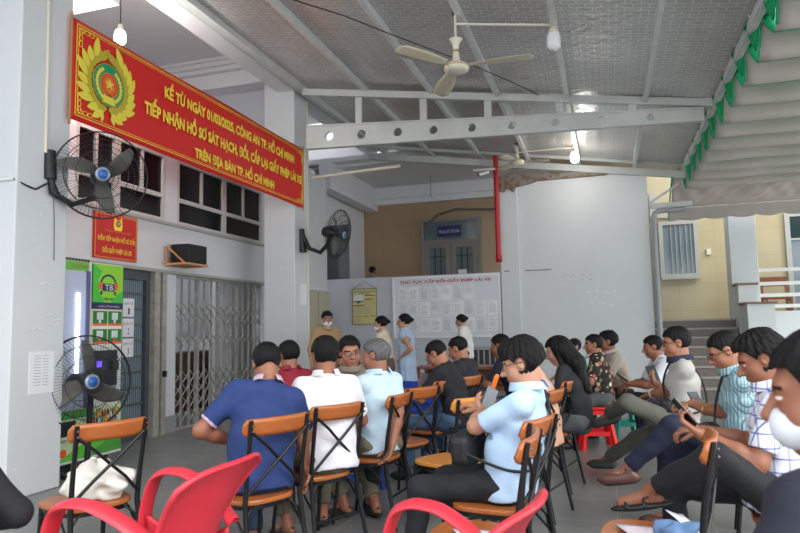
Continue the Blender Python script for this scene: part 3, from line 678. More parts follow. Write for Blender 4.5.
arm_tube('wall_plate', fa, [(-4.70, 4.55, 2.98), (-4.68, 4.55, 2.72)], .055)
fb = industrial_fan('wall_fan', (-3.98, 9.45, 2.84), (.99, -.06, -.22), .38, 'large wall fan bracketed to the middle pillar beside the tan wall', .1)
arm_tube('wall_arm', fb, [(-4.70, 9.62, 2.95), (-4.55, 9.62, 2.66), (-4.35, 9.6, 2.58), (-4.2, 9.56, 2.7), (-4.15, 9.55, 2.85)], .035)
arm_tube('wall_plate', fb, [(-4.70, 9.62, 2.98), (-4.66, 9.62, 2.6)], .06)
fc = industrial_fan('pedestal_fan', tuple(at(86, 382, 6.1)), (.93, -.36, .05), .43, 'large floor fan with three grey blades standing before the vending machine', 1.35)
arm_tube('stand_pole', fc, [(-4.80, 5.2, .03), (-4.76, 5.18, .6), (-4.74, 5.17, .92)], .028)
arm_tube('stand_base', fc, [(-4.80, 5.2, .0), (-4.80, 5.2, .04)], .22)
# wires and tubes on the pillars
def cable(pts, r, m, label, cat='cable', name='cable', n=6): return tag(MB().tube(pts, r, n).build(name, m), label, cat)
cable([(-4.69, 4.47, 5.2), (-4.69, 4.50, 2.95)], .018, CREAM, 'cream vertical conduit on the front pillar above the fan', 'conduit', 'conduit')
cable([(-4.69, 4.6, 2.62), (-4.69, 4.62, 2.35), (-4.69, 4.63, 2.0)], .004, mat('grey_wire', '6d6f73', .5), 'thin grey pull cord hanging below the fan on the front pillar')
cable([(-5.3, 4.21, 2.66), (-4.72, 4.21, 2.66)], .018, WHITEP, 'white horizontal conduit across the front pillar at far left', 'conduit', 'conduit')
cable([(-4.73, 4.2, 2.66), (-4.69, 4.3, 2.62), (-4.68, 4.4, 2.6), (-4.67, 4.52, 2.68)], .008, DARKM, 'black wire looping from the conduit to the pillar fan')
cable([(-4.69, 9.86, 5.2), (-4.69, 9.86, 1.2)], .02, CREAM, 'cream vertical conduit on the middle pillar', 'conduit', 'conduit')
pn = MB().box(-4.70, -4.695, 4.41, 4.67, .84, 1.2).build('paper_notice', PAPER); tag(pn, 'white paper notice taped low on the front pillar', 'notice')
text('\n'.join(['———— ——— ————', '—— ——— ————', '—— —— ————', '—— ——— ———', '—— ——— ————', '—— —— ————', '—— ——— ————', '—— ——— ——']), 'lettering', TXT, pn, FZ, (-4.695, 4.45, .93), .18, .22, th=.001) if False else None
mm = MB()
for k in range(11): mm.prism(rect(.045, .12, .05 + k * .025, .054 + k * .025), ((-4.695, 4.41, .86), *FZ), .001); mm.prism(rect(.14, .20, .05 + k * .025, .054 + k * .025), ((-4.695, 4.41, .86), *FZ), .001)
mm.build('printed_rows', TXT, pn)
pn = MB().box(-4.70, -4.695, 9.58, 9.82, 1.75, 2.1).build('paper_notice', PAPER); tag(pn, 'pale paper notice taped on the middle pillar below the fan', 'notice')
for (y, z) in ((4.5, 1.78), (4.56, 1.5), (4.66, 1.46), (4.42, 1.38)):
    o = MB().tube([(-4.698, y, z), (-4.698, y + .05, z + .02), (-4.698, y + .12, z - .01)], .006, 4).build('tape_scrap', mat('tape', 'e6e8e8', .5)); tag(o, 'faint white tape scrap left on the front pillar above the paper notice', 'tape', 'tape scraps on the front pillar')

# notice board on the low wall
def board():
    x0, x1, z0, z1 = -4.24, -1.99, 1.14, 2.40; b = empty('notice_board', (x0, YB - .03, z0), 0, 'large white notice board headed in red and covered with printed sheets', 'notice board'); W, H = x1 - x0, z1 - z0
    MB().box(0, W, 0, .03, 0, H).build('board_panel', mat('board_white', 'd2d5dd', .4), b)
    m = MB(); fr = ((0, 0, 0), *FY)
    for r in (rect(0, W, 0, .04), rect(0, W, H - .04, H), rect(0, .04, .04, H - .04), rect(W - .04, W, .04, H - .04)): m.prism(r, fr, .025)
    m.build('board_frame', mat('alu_white', 'e2e4e6', .35), b)
    text('THỦ TỤC CẤP ĐỔI GIẤY PHÉP LÁI XE', 'lettering', REDTXT, b, FY, (.16, -.003, H - .155), 1.90, .10, bold=.03)
    for r, (zt, n) in enumerate(((1.055, 7), (.735, 9), (.415, 9))):
        for c in range(n):
            x = .12 + c * .232 + random.uniform(-.004, .004); z = zt + random.uniform(-.004, .004)
            p = MB().prism(rect(x, x + .212, z - .297, z), fr, .004).build('printed_sheet', [PAPER, mat('paper_b', 'dadde4', .7), mat('paper_c', 'e9eaee', .7)][(r + c * 2) % 3], b)
            t = MB(); k0 = random.randint(0, 5)
            for k in range(17):
                if k == 2 or (k0 == 1 and k > 9) or random.random() < .08: continue
                zz = z - .025 - k * .0145; wd = random.uniform(.11, .165) if k > 2 else .09
                t.prism(rect(x + .022, x + .022 + wd, zz - .0035, zz), ((0, -.004, 0), *FY), .001)
            t.build('print', TXT, p)
board()
def poster():
    x0, x1, z0, z1 = -5.15, -4.60, 1.44, 2.2; b = empty('hanging_poster', (x0, YB - .02, z0), 0, 'yellow poster with a computer picture hung from a nail on the low wall', 'poster'); W, H = x1 - x0, z1 - z0
    MB().box(0, W, 0, .012, 0, H).build('sheet', mat('poster_yellow', 'cfcb8c', .5), b); fr = ((0, 0, 0), *FY)
    m = MB()
    for r in (rect(0, W, 0, .012), rect(0, W, H - .012, H), rect(0, .012, 0, H), rect(W - .012, W, 0, H)): m.prism(r, fr, .01)
    m.build('frame', mat('frame_grey', '6f6c58', .5), b)
    t = MB(); t.prism(rect(.03, .25, .50, .62), fr, .003, 1); t.prism(rect(.03, .25, .48, .50), fr, .004, 0); t.prism(rect(.12, .16, .45, .48), fr, .003, 0)
    for z, a, c in ((.60, .28, .5), (.52, .28, .47), (.39, .03, .28)): t.prism(rect(a, c, z, z + .022), fr, .003, 2)
    for k in range(9): t.prism(rect(.04, random.uniform(.4, .5), .36 - k * .017, .364 - k * .017), fr, .002, 3)
    for k in range(5): t.prism(rect(.28, .5, .50 - k * .02 - .01, .504 - k * .02 - .01), fr, .002, 3)
    for x, ci in ((.03, 4), (.26, 2), (.41, 2)): t.prism(rect(x, x + (.19 if ci == 4 else .11), .17, .185), fr, .003, ci)
    for k in range(6): t.prism(rect(.04, .2, .15 - k * .02, .154 - k * .02), fr, .002, 3)
    t.build('printed_blocks', [TXTD, PAPER, mat('dull_red', 'a03a3c', .5), TXT, mat('dull_orange', 'c98a3a', .5)], b)
    text('HƯỚNG DẪN ĐĂNG KÝ CÔNG DÂN', 'lettering', mat('navy_text', '33376b', .6), b, FY, (.04, -.002, H - .075), W - .08, .035, bold=.02)
    text('THÔNG MINH', 'lettering', mat('navy_text', '33376b', .6), b, FY, (.17, -.002, H - .115), .22, .03, bold=.02)
    MB().tube([(.03, -.005, H), (W / 2, -.005, H + .15), (W - .03, -.005, H)], .004, 5).build('hanging_wire', TXTD, b)
poster()
# beige cabinet behind the officer, low grille gate under the board, blue bench
o = empty('metal_cabinet', (-5.71, 11.2, 0), 0, 'beige metal cabinet standing against the left wall beyond the middle pillar', 'cabinet')
MB().box(0, .3, 0, 1.2, 0, 2.12).build('cabinet_body', mat('beige_metal', 'a5a08c', .5), o, bevel=.01); MB().box(.3, .315, .03, .58, .05, 2.07).build('door', mat('beige_metal2', 'aea995', .5), o); MB().box(.3, .315, .62, 1.17, .05, 2.07).build('door', mat('beige_metal2', 'aea995', .5), o)
MB().box(.315, .34, .54, .56, 1.0, 1.12).build('handle', DARKM, o)
g = empty('low_metal_rack', (-2.9, 12.7, 0), 0, 'low grey metal rack under the right end of the notice board', 'rack')
m = MB()
for k in range(12): m.box(.02 + k * .11, .045 + k * .11, 0, .02, .05, .95)
m.build('rack_bars', GREYMET, g); MB().box(0, 1.3, -.01, .03, .93, .97).box(0, 1.3, -.01, .03, .5, .53).box(0, 1.3, -.01, .03, .02, .05).build('rack_rails', GREYMET, g); MB().box(.3, .85, .03, .05, .55, .9).box(.95, 1.25, .03, .05, .1, .9).build('rack_panels', mat('rack_dark', '3c3f42', .6), g)
# inner window and white wall left of the tan wall
struct(MB().box(-6.4, -6.1, 12.98, 16.3, 0, 4.9).build('wall_side_white', WALL2))
wf = window_('window_5', FY, (-6.05, 13.35, 2.40), .7, 1.25, .03, mat('steel_frame', '6f7276', .35, .5), mat('mirror_glass', '77797c', .08, .4), [], [], .05)

# ------------------------------------------------------------------ ceiling fans and lamps
def ceiling_fan(loc, zt, label, spin, bl_r=.66):
    f = empty('ceiling_fan', loc, 0, label, 'ceiling fan'); W = mat('fan_white', 'd6d0bf', .4)
    MB().lathe([(0, -.05), (.09, -.048), (.125, -.03), (.135, 0), (.13, .02), (.1, .04), (.05, .05), (.045, .08), (.03, .16), (.028, .19)], n=28).build('motor_housing', W, f)
    MB().lathe([(.137, -.004), (.139, .0), (.137, .006)], n=28).build('gold_band', mat('gold_band', 'b5964a', .3, .6), f); MB().lathe([(.032, .17), (.034, .18), (.032, .19)], n=20).build('gold_band', mat('gold_band', 'b5964a', .3, .6), f)
    MB().lathe([(.028, .19), (.04, .26), (.065, .30), (.07, .31), (.0, .315)], n=20).build('canopy', W, f)
    MB().tube([(0, 0, .3), (0, 0, zt - loc[2])], .014, 8).build('rod', W, f)
    MB().box(-.03, .03, -.03, .03, zt - loc[2] - .1, zt - loc[2]).build('ceiling_hook', mat('rust', '6a5a48', .7), f)
    for k in range(3):
        a0 = spin + 2 * PI * k / 3; cs, sn = math.cos(a0), math.sin(a0)
        def bl(u, v):
            r = .17 + (bl_r - .17) * u; w = (.05 + .045 * min(1, u * 2.2)) * (1 if u < .93 else math.sqrt(max(.02, 1 - ((u - .93) / .075) ** 2))); s = (v - .5) * 2 * w
            return (r * cs - s * sn, r * sn + s * cs, .015 + .025 * (v - .5) - .02 * u)
        MB().grid(bl, 16, 4).build('blade', mat('fan_blade_cream', 'c9c1a8', .45), f, solid=.004)
        MB().bar((.1 * cs, .1 * sn, .01), (.2 * cs, .2 * sn, .012), .05, .006).build('blade_bracket', W, f)
    return f
ceiling_fan((-1.38, 6.5, 4.03), rz(-1.38), 'cream three blade ceiling fan nearest the camera, hung from a roof purlin', R(-3), .80)
ceiling_fan((-1.46, 12.0, 4.36), rz(-1.46), 'cream ceiling fan at the back near the broken wall top', R(8), .6)
def bulb(loc, ztop, label, lit, W=None, cord=True, size=1.):
    f = empty('ceiling_lamp', loc, 0, label, 'lamp', None); s = size
    MB().lathe([(0, .09 * s), (.025 * s, .09 * s), (.03 * s, .05 * s), (.045 * s, .03 * s), (.05 * s, 0), (0, 0)], n=18).build('lamp_socket', CREAM, f)
    MB().lathe([(.055 * s, .0), (.062 * s, -.03 * s), (.062 * s, -.11 * s), (.045 * s, -.14 * s), (0, -.15 * s)], n=20).build('bulb', BULB if lit else BULBOFF, f)
    if cord: MB().tube([(0, 0, .08 * s), (0, 0, ztop - loc[2])], .006, 6).build('cord', DARKM, f)
    if lit:
        ld = bpy.data.lights.new('lamp_light', 'POINT'); ld.energy = lit; ld.color = (1, .96, .9); ld.shadow_soft_size = .08; lo = bpy.data.objects.new('lamp_light', ld); C.objects.link(lo); lo.location = (0, 0, -.25 * s); lo.parent = f
    return f
bulb((-5.20, 5.98, 4.80), 5.9, 'lit white bulb hanging on a cord above the left end of the banner', 34)
bA, bB = at(455, 24, 6.865), at(553, 25, 6.865)
l = bulb(tuple(bB - Vector((0, 0, .10))), 4.4, 'unlit white bulb on a bar beside the nearest ceiling fan', 0, cord=False, size=1.15)
MB().tube([tuple(bA - bB + Vector((0, 0, .10))), (0, 0, .10)], .014, 8).build('lamp_bar', CREAM, l)
l = bulb((-.43, 12.0, 4.42), 4.5, 'glowing white bulb on a bar beside the back ceiling fan', 8, cord=False, size=1.15)
MB().tube([(-1.03, 0, .12), (.02, 0, .12)], .014, 8).tube([(0, 0, .1), (0, 0, .12)], .012, 6).build('lamp_bar', CREAM, l)
# pipes, cables
p = empty('downpipe', (.90, 12.9, 0), 0, 'grey drain pipe running down beside the right end of the white wall', 'pipe')
MB().tube([(.55, 0, 3.42), (.2, 0, 3.42), (.08, 0, 3.41), (.02, 0, 3.37), (0, 0, 3.28), (0, 0, 0)], .05, 14).build('pipe', PIPE, p); MB().lathe([(.056, 3.22), (.056, 3.3)], n=14).lathe([(.056, 1.2), (.056, 1.26)], n=14).build('pipe_collar', PIPE, p)
p = empty('red_water_pipe', (-1.98, 12.78, 0), 0, 'red fire water pipe hanging down beside the wall pier', 'pipe')
MB().tube([(0, 0, 2.66), (0, 0, 4.72)], .05, 12).build('pipe', mat('red_pipe', 'b3161c', .4), p); MB().lathe([(.0, 2.60), (.06, 2.60), (.06, 2.72), (.05, 2.74)], n=14).build('pipe_cap', mat('red_pipe', 'b3161c', .4), p)
cable([at(240, -20, 5.0), at(300, 2, 5.6), at(345, 16, 6.0), at(390, 34, 6.6), at(430, 49, 7.2), at(470, 64, 8.0), at(520, 86, 8.8), at(560, 105, 9.6), at(620, 132, 11.0), at(680, 162, 12.4)], .006, DARKM, 'thin black cable sagging across under the foil roof')
cable([at(311, 178, 11.0), at(345, 173, 11.1), at(400, 166, 11.2)], .03, CREAM, 'pale horizontal tube below the far end of the beam', 'tube', 'tube')
cable([(-4.3, 15.9, 3.75), (-4.25, 15.95, 3.95), (-4.0, 16.0, 4.2), (-3.5, 16.0, 4.32), (-2.6, 15.9, 4.22), (-1.9, 15.8, 4.3)], .03, mat('wire_grey', '66625c', .6), 'grey looped bundle of cable above the far door', 'cable')
cable([(-3.95, 15.2, 4.5), (-3.95, 15.2, 5.05)], .006, DARKM, 'thin dark cord hanging from the corridor ceiling')
c = empty('security_camera', (-2.14, 12.3, 4.3), 0, 'small white security camera fixed beside the red pipe', 'security camera')
MB().box(-.2, .22, -.03, .03, .03, .06).build('mounting_arm', WHITEP, c); MB().tube([(.1, 0, .0), (-.08, -.06, -.05)], .035, 10).build('camera_body', WHITEP, c); MB().tube([(-.08, -.06, -.05), (-.10, -.066, -.055)], .03, 10).build('lens', DARKM, c)
for i, (x, z) in enumerate([(-.75, 2.3), (-.6, 2.3), (-.42, 2.3), (-.28, 2.3), (-.75, 2.2), (-.42, 2.2), (-.28, 2.2)]):
    tag(MB().prism(circ(x, z, .009, 8), ((0, YB - .001, 0), *FY), .003).build('drill_hole', mat('dark_mark', '2a2a2c', .7)), 'small dark drill hole in the white back wall', 'hole', 'drill holes in the back wall')
for x0, x1, yy, l in ((-1.5, -1.0, YB - .001, 'long dark scratch on the white back wall left of the drill holes'), (-1.9, -1.8, YB - .072, 'short dark scratch on the wall pier beside the red pipe')):
    tag(MB().prism(rect(x0, x1, 2.42, 2.434), ((0, yy, 0), *FY), .004).build('wall_scratch', mat('dark_mark', '2a2a2c', .7)), l, 'scratch')
for (x, z) in ((-.35, 1.95), (-.2, 1.97), (.0, 1.93), (.12, 1.95), (-.3, 1.75), (-.1, 1.73), (.05, 1.7)):
    tag(MB().prism(rect(x, x + .05, z, z + .025), ((0, YB - .001, 0), *FY), .002).build('tape_scrap', PAPER), 'scrap of white tape on the back wall above the seated people', 'tape', 'tape scraps on the back wall')
# ================================================================== CHAIRS
def superell(w, d, n=28, p=3.2, back=1.0):
    P = []
    for k in range(n):
        a = 2 * PI * k / n; c, s = math.cos(a), math.sin(a)
        x = abs(c) ** (2 / p) * (1 if c > 0 else -1) * w; y = abs(s) ** (2 / p) * (1 if s > 0 else -1) * d
        P.append((x * (1.0 + .08 * y / d), y))
    return P
def make_chair(label, x, y, face, wood=None, group='bistro chairs with crossed steel backs'):
    """face = heading in degrees the sitter looks to (0 = +X); local forward = +Y"""
    wood = wood or WOOD
    c = empty('bistro_chair', (x, y, 0), R(face - 90), label, 'chair', group)
    MB().prism(superell(.205, .205), ((0, 0, .425), (1, 0, 0), (0, 1, 0), (0, 0, 1)), .026).build('seat', wood, c, bevel=.007)
    MB().prism(superell(.19, .19), ((0, 0, .40), (1, 0, 0), (0, 1, 0), (0, 0, 1)), .024).build('seat_frame', BLACK, c)
    def rail(u, v):
        x = (u - .5) * .43; e = abs(u - .5) * 2; hh = .045 * (1 if e < .86 else math.sqrt(max(.0, 1 - ((e - .86) / .15) ** 2)) * .9 + .1)
        return (x, -.262 + .035 * (e ** 2) * 1.0 - (v - .5) * .02, .835 + (v - .5) * 2 * hh)
    MB().grid(rail, 24, 4).build('back_rail', wood, c, solid=.02)
    for s in (-1, 1):
        MB().tube([(s * .20, -.275, 0), (s * .185, -.225, .25), (s * .178, -.195, .44), (s * .18, -.215, .6), (s * .185, -.262, .875)], [.0125, .0135, .0145, .013, .012], 10).build('leg', BLACK, c)
        MB().tube([(s * .185, .2, 0), (s * .175, .17, .25), (s * .168, .16, .43)], [.012, .013, .014], 10).build('leg', BLACK, c)
    b = MB()
    b.tube([(-.18, -.205, .48), (-.09, -.238, .58), (.0, -.252, .66), (.09, -.262, .74), (.175, -.262, .81)], .009, 8); b.build('cross_brace', BLACK, c)
    b = MB()
    b.tube([(.18, -.205, .48), (.09, -.230, .58), (.0, -.240, .66), (-.09, -.262, .74), (-.175, -.262, .81)], .009, 8); b.build('cross_brace', BLACK, c)
    for s in (-1, 1):
        for P in ([(s * .180, -.205, .27), (s * .172, -.19, .36), (s * .12, -.17, .415), (s * .08, -.15, .43)], [(s * .177, .17, .27), (s * .165, .155, .36), (s * .12, .14, .415), (s * .08, .12, .43)], [(s * .186, -.215, .27), (s * .182, -.1, .385), (s * .178, 0, .41), (s * .178, .08, .385), (s * .178, .17, .27)]):
            MB().tube(P, .007, 6).build('arc_brace', BLACK, c)
        for z in (.85, .82): MB().lathe([(0, .008), (.006, .005), (.007, 0)], (s * .185, -.276, z), (0, -1, 0), 8).build('rivet', mat('rivet', '5a5c60', .4, .6), c)
    MB().tube([(-.186, -.225, .2), (.186, -.225, .2)], .008, 6).build('stretcher', BLACK, c)
    return c
proto_chair = [None]
def chair(label, x, y, face, wood=None):
    if proto_chair[0] is None:
        o = make_chair(label, x, y, face); proto_chair[0] = o
    else:
        o = copy_tree(proto_chair[0]); o.location = (x, y, 0); o.rotation_euler = (0, 0, R(face - 90)); o['label'] = label
    if wood:
        for ch in o.children:
            if ch.name.split('.')[0] in ('seat', 'back_rail'):
                ch.data = ch.data.copy(); ch.data.materials[0] = wood
    return o
def seat_of(x, y, face): return x, y
CH = {}
def add_chair(key, label, x, y, face, wood=None): CH[key] = (x, y, face); return chair(label, x, y, face, wood)
# (x, y) of the seat centre
add_chair('C1', 'empty bistro chair holding a crumpled white cloth, left of the red armchair', -2.74, 2.98, 158)
add_chair('C2', 'bistro chair under the man in the navy polo shirt', -1.93, 3.32, 155)
add_chair('C3', 'bistro chair under the man in the white shirt', -1.82, 3.90, 153)
add_chair('C4', 'bistro chair under the grey haired man in pale blue', -1.66, 4.48, 176)
add_chair('C5', 'empty bistro chair beyond the grey haired man, in front of the glasses man', -1.62, 5.08, 155)
add_chair('C6', 'bistro chair under the man with glasses in the black tee shirt', -1.56, 5.74, 155)
add_chair('C7', 'bistro chair under the second man in a black tee shirt', -1.48, 6.22, 160)
add_chair('C8', 'bistro chair with honey coloured rail in front of the man with the black bag', -1.06, 4.43, 150, WOODL)
add_chair('C9', 'bistro chair under the young man with the black shoulder bag', -.58, 3.45, 165)
add_chair('C10', 'nearest bistro chair with a sheet of paper on its seat, behind the second red armchair', -.58, 2.86, 178)
add_chair('C11', 'bistro chair under the woman in the beige top', -.62, 4.92, 165)
add_chair('C12', 'bistro chair under the woman with long black hair', -.56, 5.75, 167)
add_chair('C13', 'bistro chair at bottom right with papers on its seat', .13, 3.03, 172)
add_chair('C14', 'bistro chair under the man in the checked shirt', .80, 3.48, 172)
add_chair('C15', 'bistro chair under the man in the striped teal shirt', .90, 4.62, 172)
add_chair('C16', 'bistro chair under the man in the grey polo holding a phone up', .70, 5.70, 172)
add_chair('C17', 'bistro chair under the man in navy hidden behind other people, below the board', -1.14, 7.05, 165)
add_chair('C18', 'bistro chair of the man in the maroon shirt near the pillar', -2.42, 4.85, 150)

def red_armchair(label, x, y, face):
    c = empty('plastic_armchair', (x, y, 0), R(face - 90), label, 'armchair', 'red moulded plastic armchairs')
    def back(u, v):      # flared shell back
        a = (u - .5) * 2; w = .20 + .08 * v ** 1.6; top = .835 - .05 * a ** 4 - .03 * (1 - a * a) * 0
        z = .42 + (top - .42) * v; yy = -.20 - .16 * v ** 1.3 + .11 * a * a * (1 - .35 * v) - .03 * max(0, v - .85) * 6 * .5
        return (a * w, yy, z)
    MB().grid(back, 28, 20).build('backrest', REDP, c, solid=.012, sub=1)
    rim = [back(0, v / 10) for v in range(0, 11)] + [back(u / 24, 1) for u in range(1, 24)] + [back(1, 1 - v / 10) for v in range(0, 11)]
    MB().tube(rim, .012, 8).build('rim', REDP, c)
    MB().grid(lambda u, v: ((u - .5) * (.44 + .06 * v), -.22 + .48 * v, .425 - .02 * math.sin(PI * u) - (.0 if v < .88 else .10 * ((v - .88) / .12) ** 2)), 14, 18).build('seat', REDP, c, solid=.014, sub=1)
    for sx in (-1, 1):
        path = [(.215, -.22, .55), (.235, -.16, .60), (.262, -.06, .675), (.278, .05, .725), (.282, .15, .73), (.280, .225, .70), (.276, .262, .585), (.270, .268, .50), (.262, .262, .40)]
        P = []
        for i in range(len(path) - 1):
            for k in range(4): P.append(Vector(path[i]).lerp(Vector(path[i + 1]), k / 4))
        P.append(Vector(path[-1]))
        for _ in range(2): P = [P[0]] + [(P[i - 1] + P[i] * 2 + P[i + 1]) / 4 for i in range(1, len(P) - 1)] + [P[-1]]
        vs = []; N = len(P)
        def band(u, v):
            i = min(N - 2, int(u * (N - 1))); f = u * (N - 1) - i; p = P[i].lerp(P[i + 1], f); t = (P[i + 1] - P[i]).normalized(); wd = Vector((1, 0, 0)); nn = wd.cross(t)
            a = 2 * PI * v; q = p + wd * math.cos(a) * .046 + nn * math.sin(a) * .014 + Vector((0, 0, -.012 * abs(math.cos(a))))
            return (q.x * sx, q.y, q.z)
        MB().grid(band, 40, 14).build('armrest', REDP, c)
        def web(u, v): # web joining arm and shell low down
            return (sx * (.215 + .05 * u - .01 * v), -.20 + .45 * u, .43 + (.10 * (1 - math.sin(PI * min(1, u * 1.05)) * .75)) * v)
        MB().grid(web, 16, 3).build('side_panel', REDP, c, solid=.012)
        for sy in (-1, 1):
            MB().tube([(sx * .27, sy * .26, 0), (sx * .245, sy * .225, .43)], [.024, .032], 10).build('leg', REDP, c)
    return c
red_armchair('red plastic armchair at lower left in front of the navy polo man', -1.75, 2.27, 180)
red_armchair('red plastic armchair at bottom centre below the man with the black bag', -.58, 1.97, 170)

def stool(name, label, x, y, h, w, m, rot=0., group=None):
    s = empty(name, (x, y, 0), R(rot), label, 'stool', group)
    MB().prism(superell(w / 2, w / 2, 24, 5), ((0, 0, h - .03), (1, 0, 0), (0, 1, 0), (0, 0, 1)), .03).build('seat', m, s, bevel=.008)
    for sx in (-1, 1):
        for sy in (-1, 1):
            q = MB(); a = (sx * (w / 2 + .035), sy * (w / 2 + .035), 0); b = (sx * (w / 2 - .035), sy * (w / 2 - .035), h - .02)
            q.bar(a, b, .05, .05); q.build('leg', m, s)
    q = MB(); k = w / 2 + .005
    for z, kk in ((h - .06, w / 2 - .02), (h * .38, w / 2 + .01)):
        for (a, b) in (((-kk, -kk), (kk, -kk)), ((kk, -kk), (kk, kk)), ((kk, kk), (-kk, kk)), ((-kk, kk), (-kk, -kk))): q.bar((a[0], a[1], z), (b[0], b[1], z), .018, .045)
    q.build('stretcher', m, s); return s
TEAL = mat('teal_plastic', '2fa595', .35); BLUEP = mat('blue_plastic', '1f3f9c', .35)
stool('plastic_stool', 'red plastic stool under the man in the floral shirt', -.18, 7.62, .45, .28, REDST, 10, 'red plastic stools')
stool('plastic_stool', 'red plastic stool partly hidden behind the long haired woman', -.62, 8.35, .45, .28, REDST, -5, 'red plastic stools')
stool('plastic_stool', 'teal plastic stool under the man in the cream striped shirt', .14, 8.45, .42, .28, TEAL, 20)
stool('plastic_stool', 'teal plastic stool under the man in the white tee shirt', .72, 7.9, .42, .28, TEAL, 0)
stool('plastic_stool', 'teal plastic stool of the masked woman against the white wall', -.36, 9.1, .42, .28, TEAL, 8)
stool('plastic_stool', 'dark blue plastic stool under the man in the black shirt behind the glasses man', -2.28, 5.75, .42, .3, BLUEP, 12)
stool('plastic_stool', 'dark blue plastic stool of the man with glasses turning round', -2.02, 5.14, .42, .3, BLUEP, 5)
o = MB().box(-.45, .45, -.2, .2, .36, .43).box(-.42, -.36, -.18, .18, 0, .36).box(.36, .42, -.18, .18, 0, .36).box(-.45, .45, .17, .2, .43, .72)
b = empty('plastic_bench', (-2.32, 7.55, 0), R(-15), 'low blue plastic bench in the aisle below the notice board', 'bench')
MB().box(-.45, .45, -.2, .2, .36, .43).build('seat', BLUEP, b, bevel=.01); MB().box(-.45, .45, .17, .2, .43, .70).build('backrest', BLUEP, b, bevel=.01)
for x in (-.42, .36):
    for y in (-.18, .14): MB().box(x, x + .05, y, y + .05, 0, .36).build('leg', BLUEP, b)
def desk():
    d = empty('wooden_desk', (-2.15, 10.6, 0), 0, 'long brown wooden desk in front of the back wall below the board', 'desk')
    MB().box(-.9, .9, -.3, .3, .68, .72).build('table_top', WOODD, d)
    for x in (-.85, .8):
        for y in (-.27, .22): MB().box(x, x + .05, y, y + .05, 0, .68).build('leg', WOODD, d)
    MB().box(-.85, .85, .24, .26, .3, .68).build('modesty_panel', WOODD, d)
desk()
cloth_den = mat('denim', '5f7fa6', .85, var=.2, vscale=20)
# crumpled white cloth on the left chair
def crumple(name, label, cat, loc, rx, ry, rz_, m, seed, rot=0.):
    rnd = random.Random(seed); K = [(Vector((rnd.uniform(-1, 1), rnd.uniform(-1, 1), rnd.uniform(-1, 1))).normalized() * rnd.uniform(1.8, 5), rnd.uniform(0, 6)) for _ in range(12)]
    def fn(u, v):
        a = 2 * PI * u; b = PI * (v * .985 + .0075); d = Vector((math.cos(a) * math.sin(b), math.sin(a) * math.sin(b), -math.cos(b)))
        s = 1 + sum(.045 * (1 - 2 * abs(math.sin(k.dot(d) + p))) for k, p in K) + .12 * math.sin(3 * a + 1)
        z = d.z * rz_ * s; return (d.x * rx * s, d.y * ry * s, max(-rz_ * .75, z) + rz_ * .75)
    o = MB().grid(fn, 72, 40).build(name, m); o.location = loc; o.rotation_euler = (0, 0, rot); return tag(o, label, cat)
crumple('crumpled_cloth', 'crumpled white cloth bundled on the left bistro chair seat', 'cloth', (-2.68, 2.97, .452), .18, .20, .12, mat('white_cloth', 'd9d5cd', .9), 3, .3)
def sheet(label, x, y, z, rot, w=.21, h=.297, tilt=(0, 0), m=None, name='paper_sheet'):
    def fn(u, v): return ((u - .5) * w, (v - .5) * h, .01 * math.sin(u * 3 + v * 2))
    o = MB().grid(fn, 6, 6).build(name, m or mat('loose_paper', 'e0e4f0', .7), solid=.0015); o.location = (x, y, z); o.rotation_euler = (tilt[0], tilt[1], rot); return tag(o, label, 'paper')
sheet('loose white sheet lying on the bottom centre chair seat', -.52, 2.78, .458, .5)
sheet('printed pink and white sheet on the bottom right chair seat', .14, 3.0, .458, .4, m=mat('pinkish_paper', 'd8cdd6', .7))
sheet('folded white sheet standing on the bottom right chair beside the black trousers', .30, 3.06, .48, 1.0, .16, .2, (.5, .2))
crumple('denim_jacket', 'folded pale blue denim jacket on the front of the bottom right chair', 'jacket', (.22, 2.90, .452), .10, .08, .06, cloth_den, 9, .2)
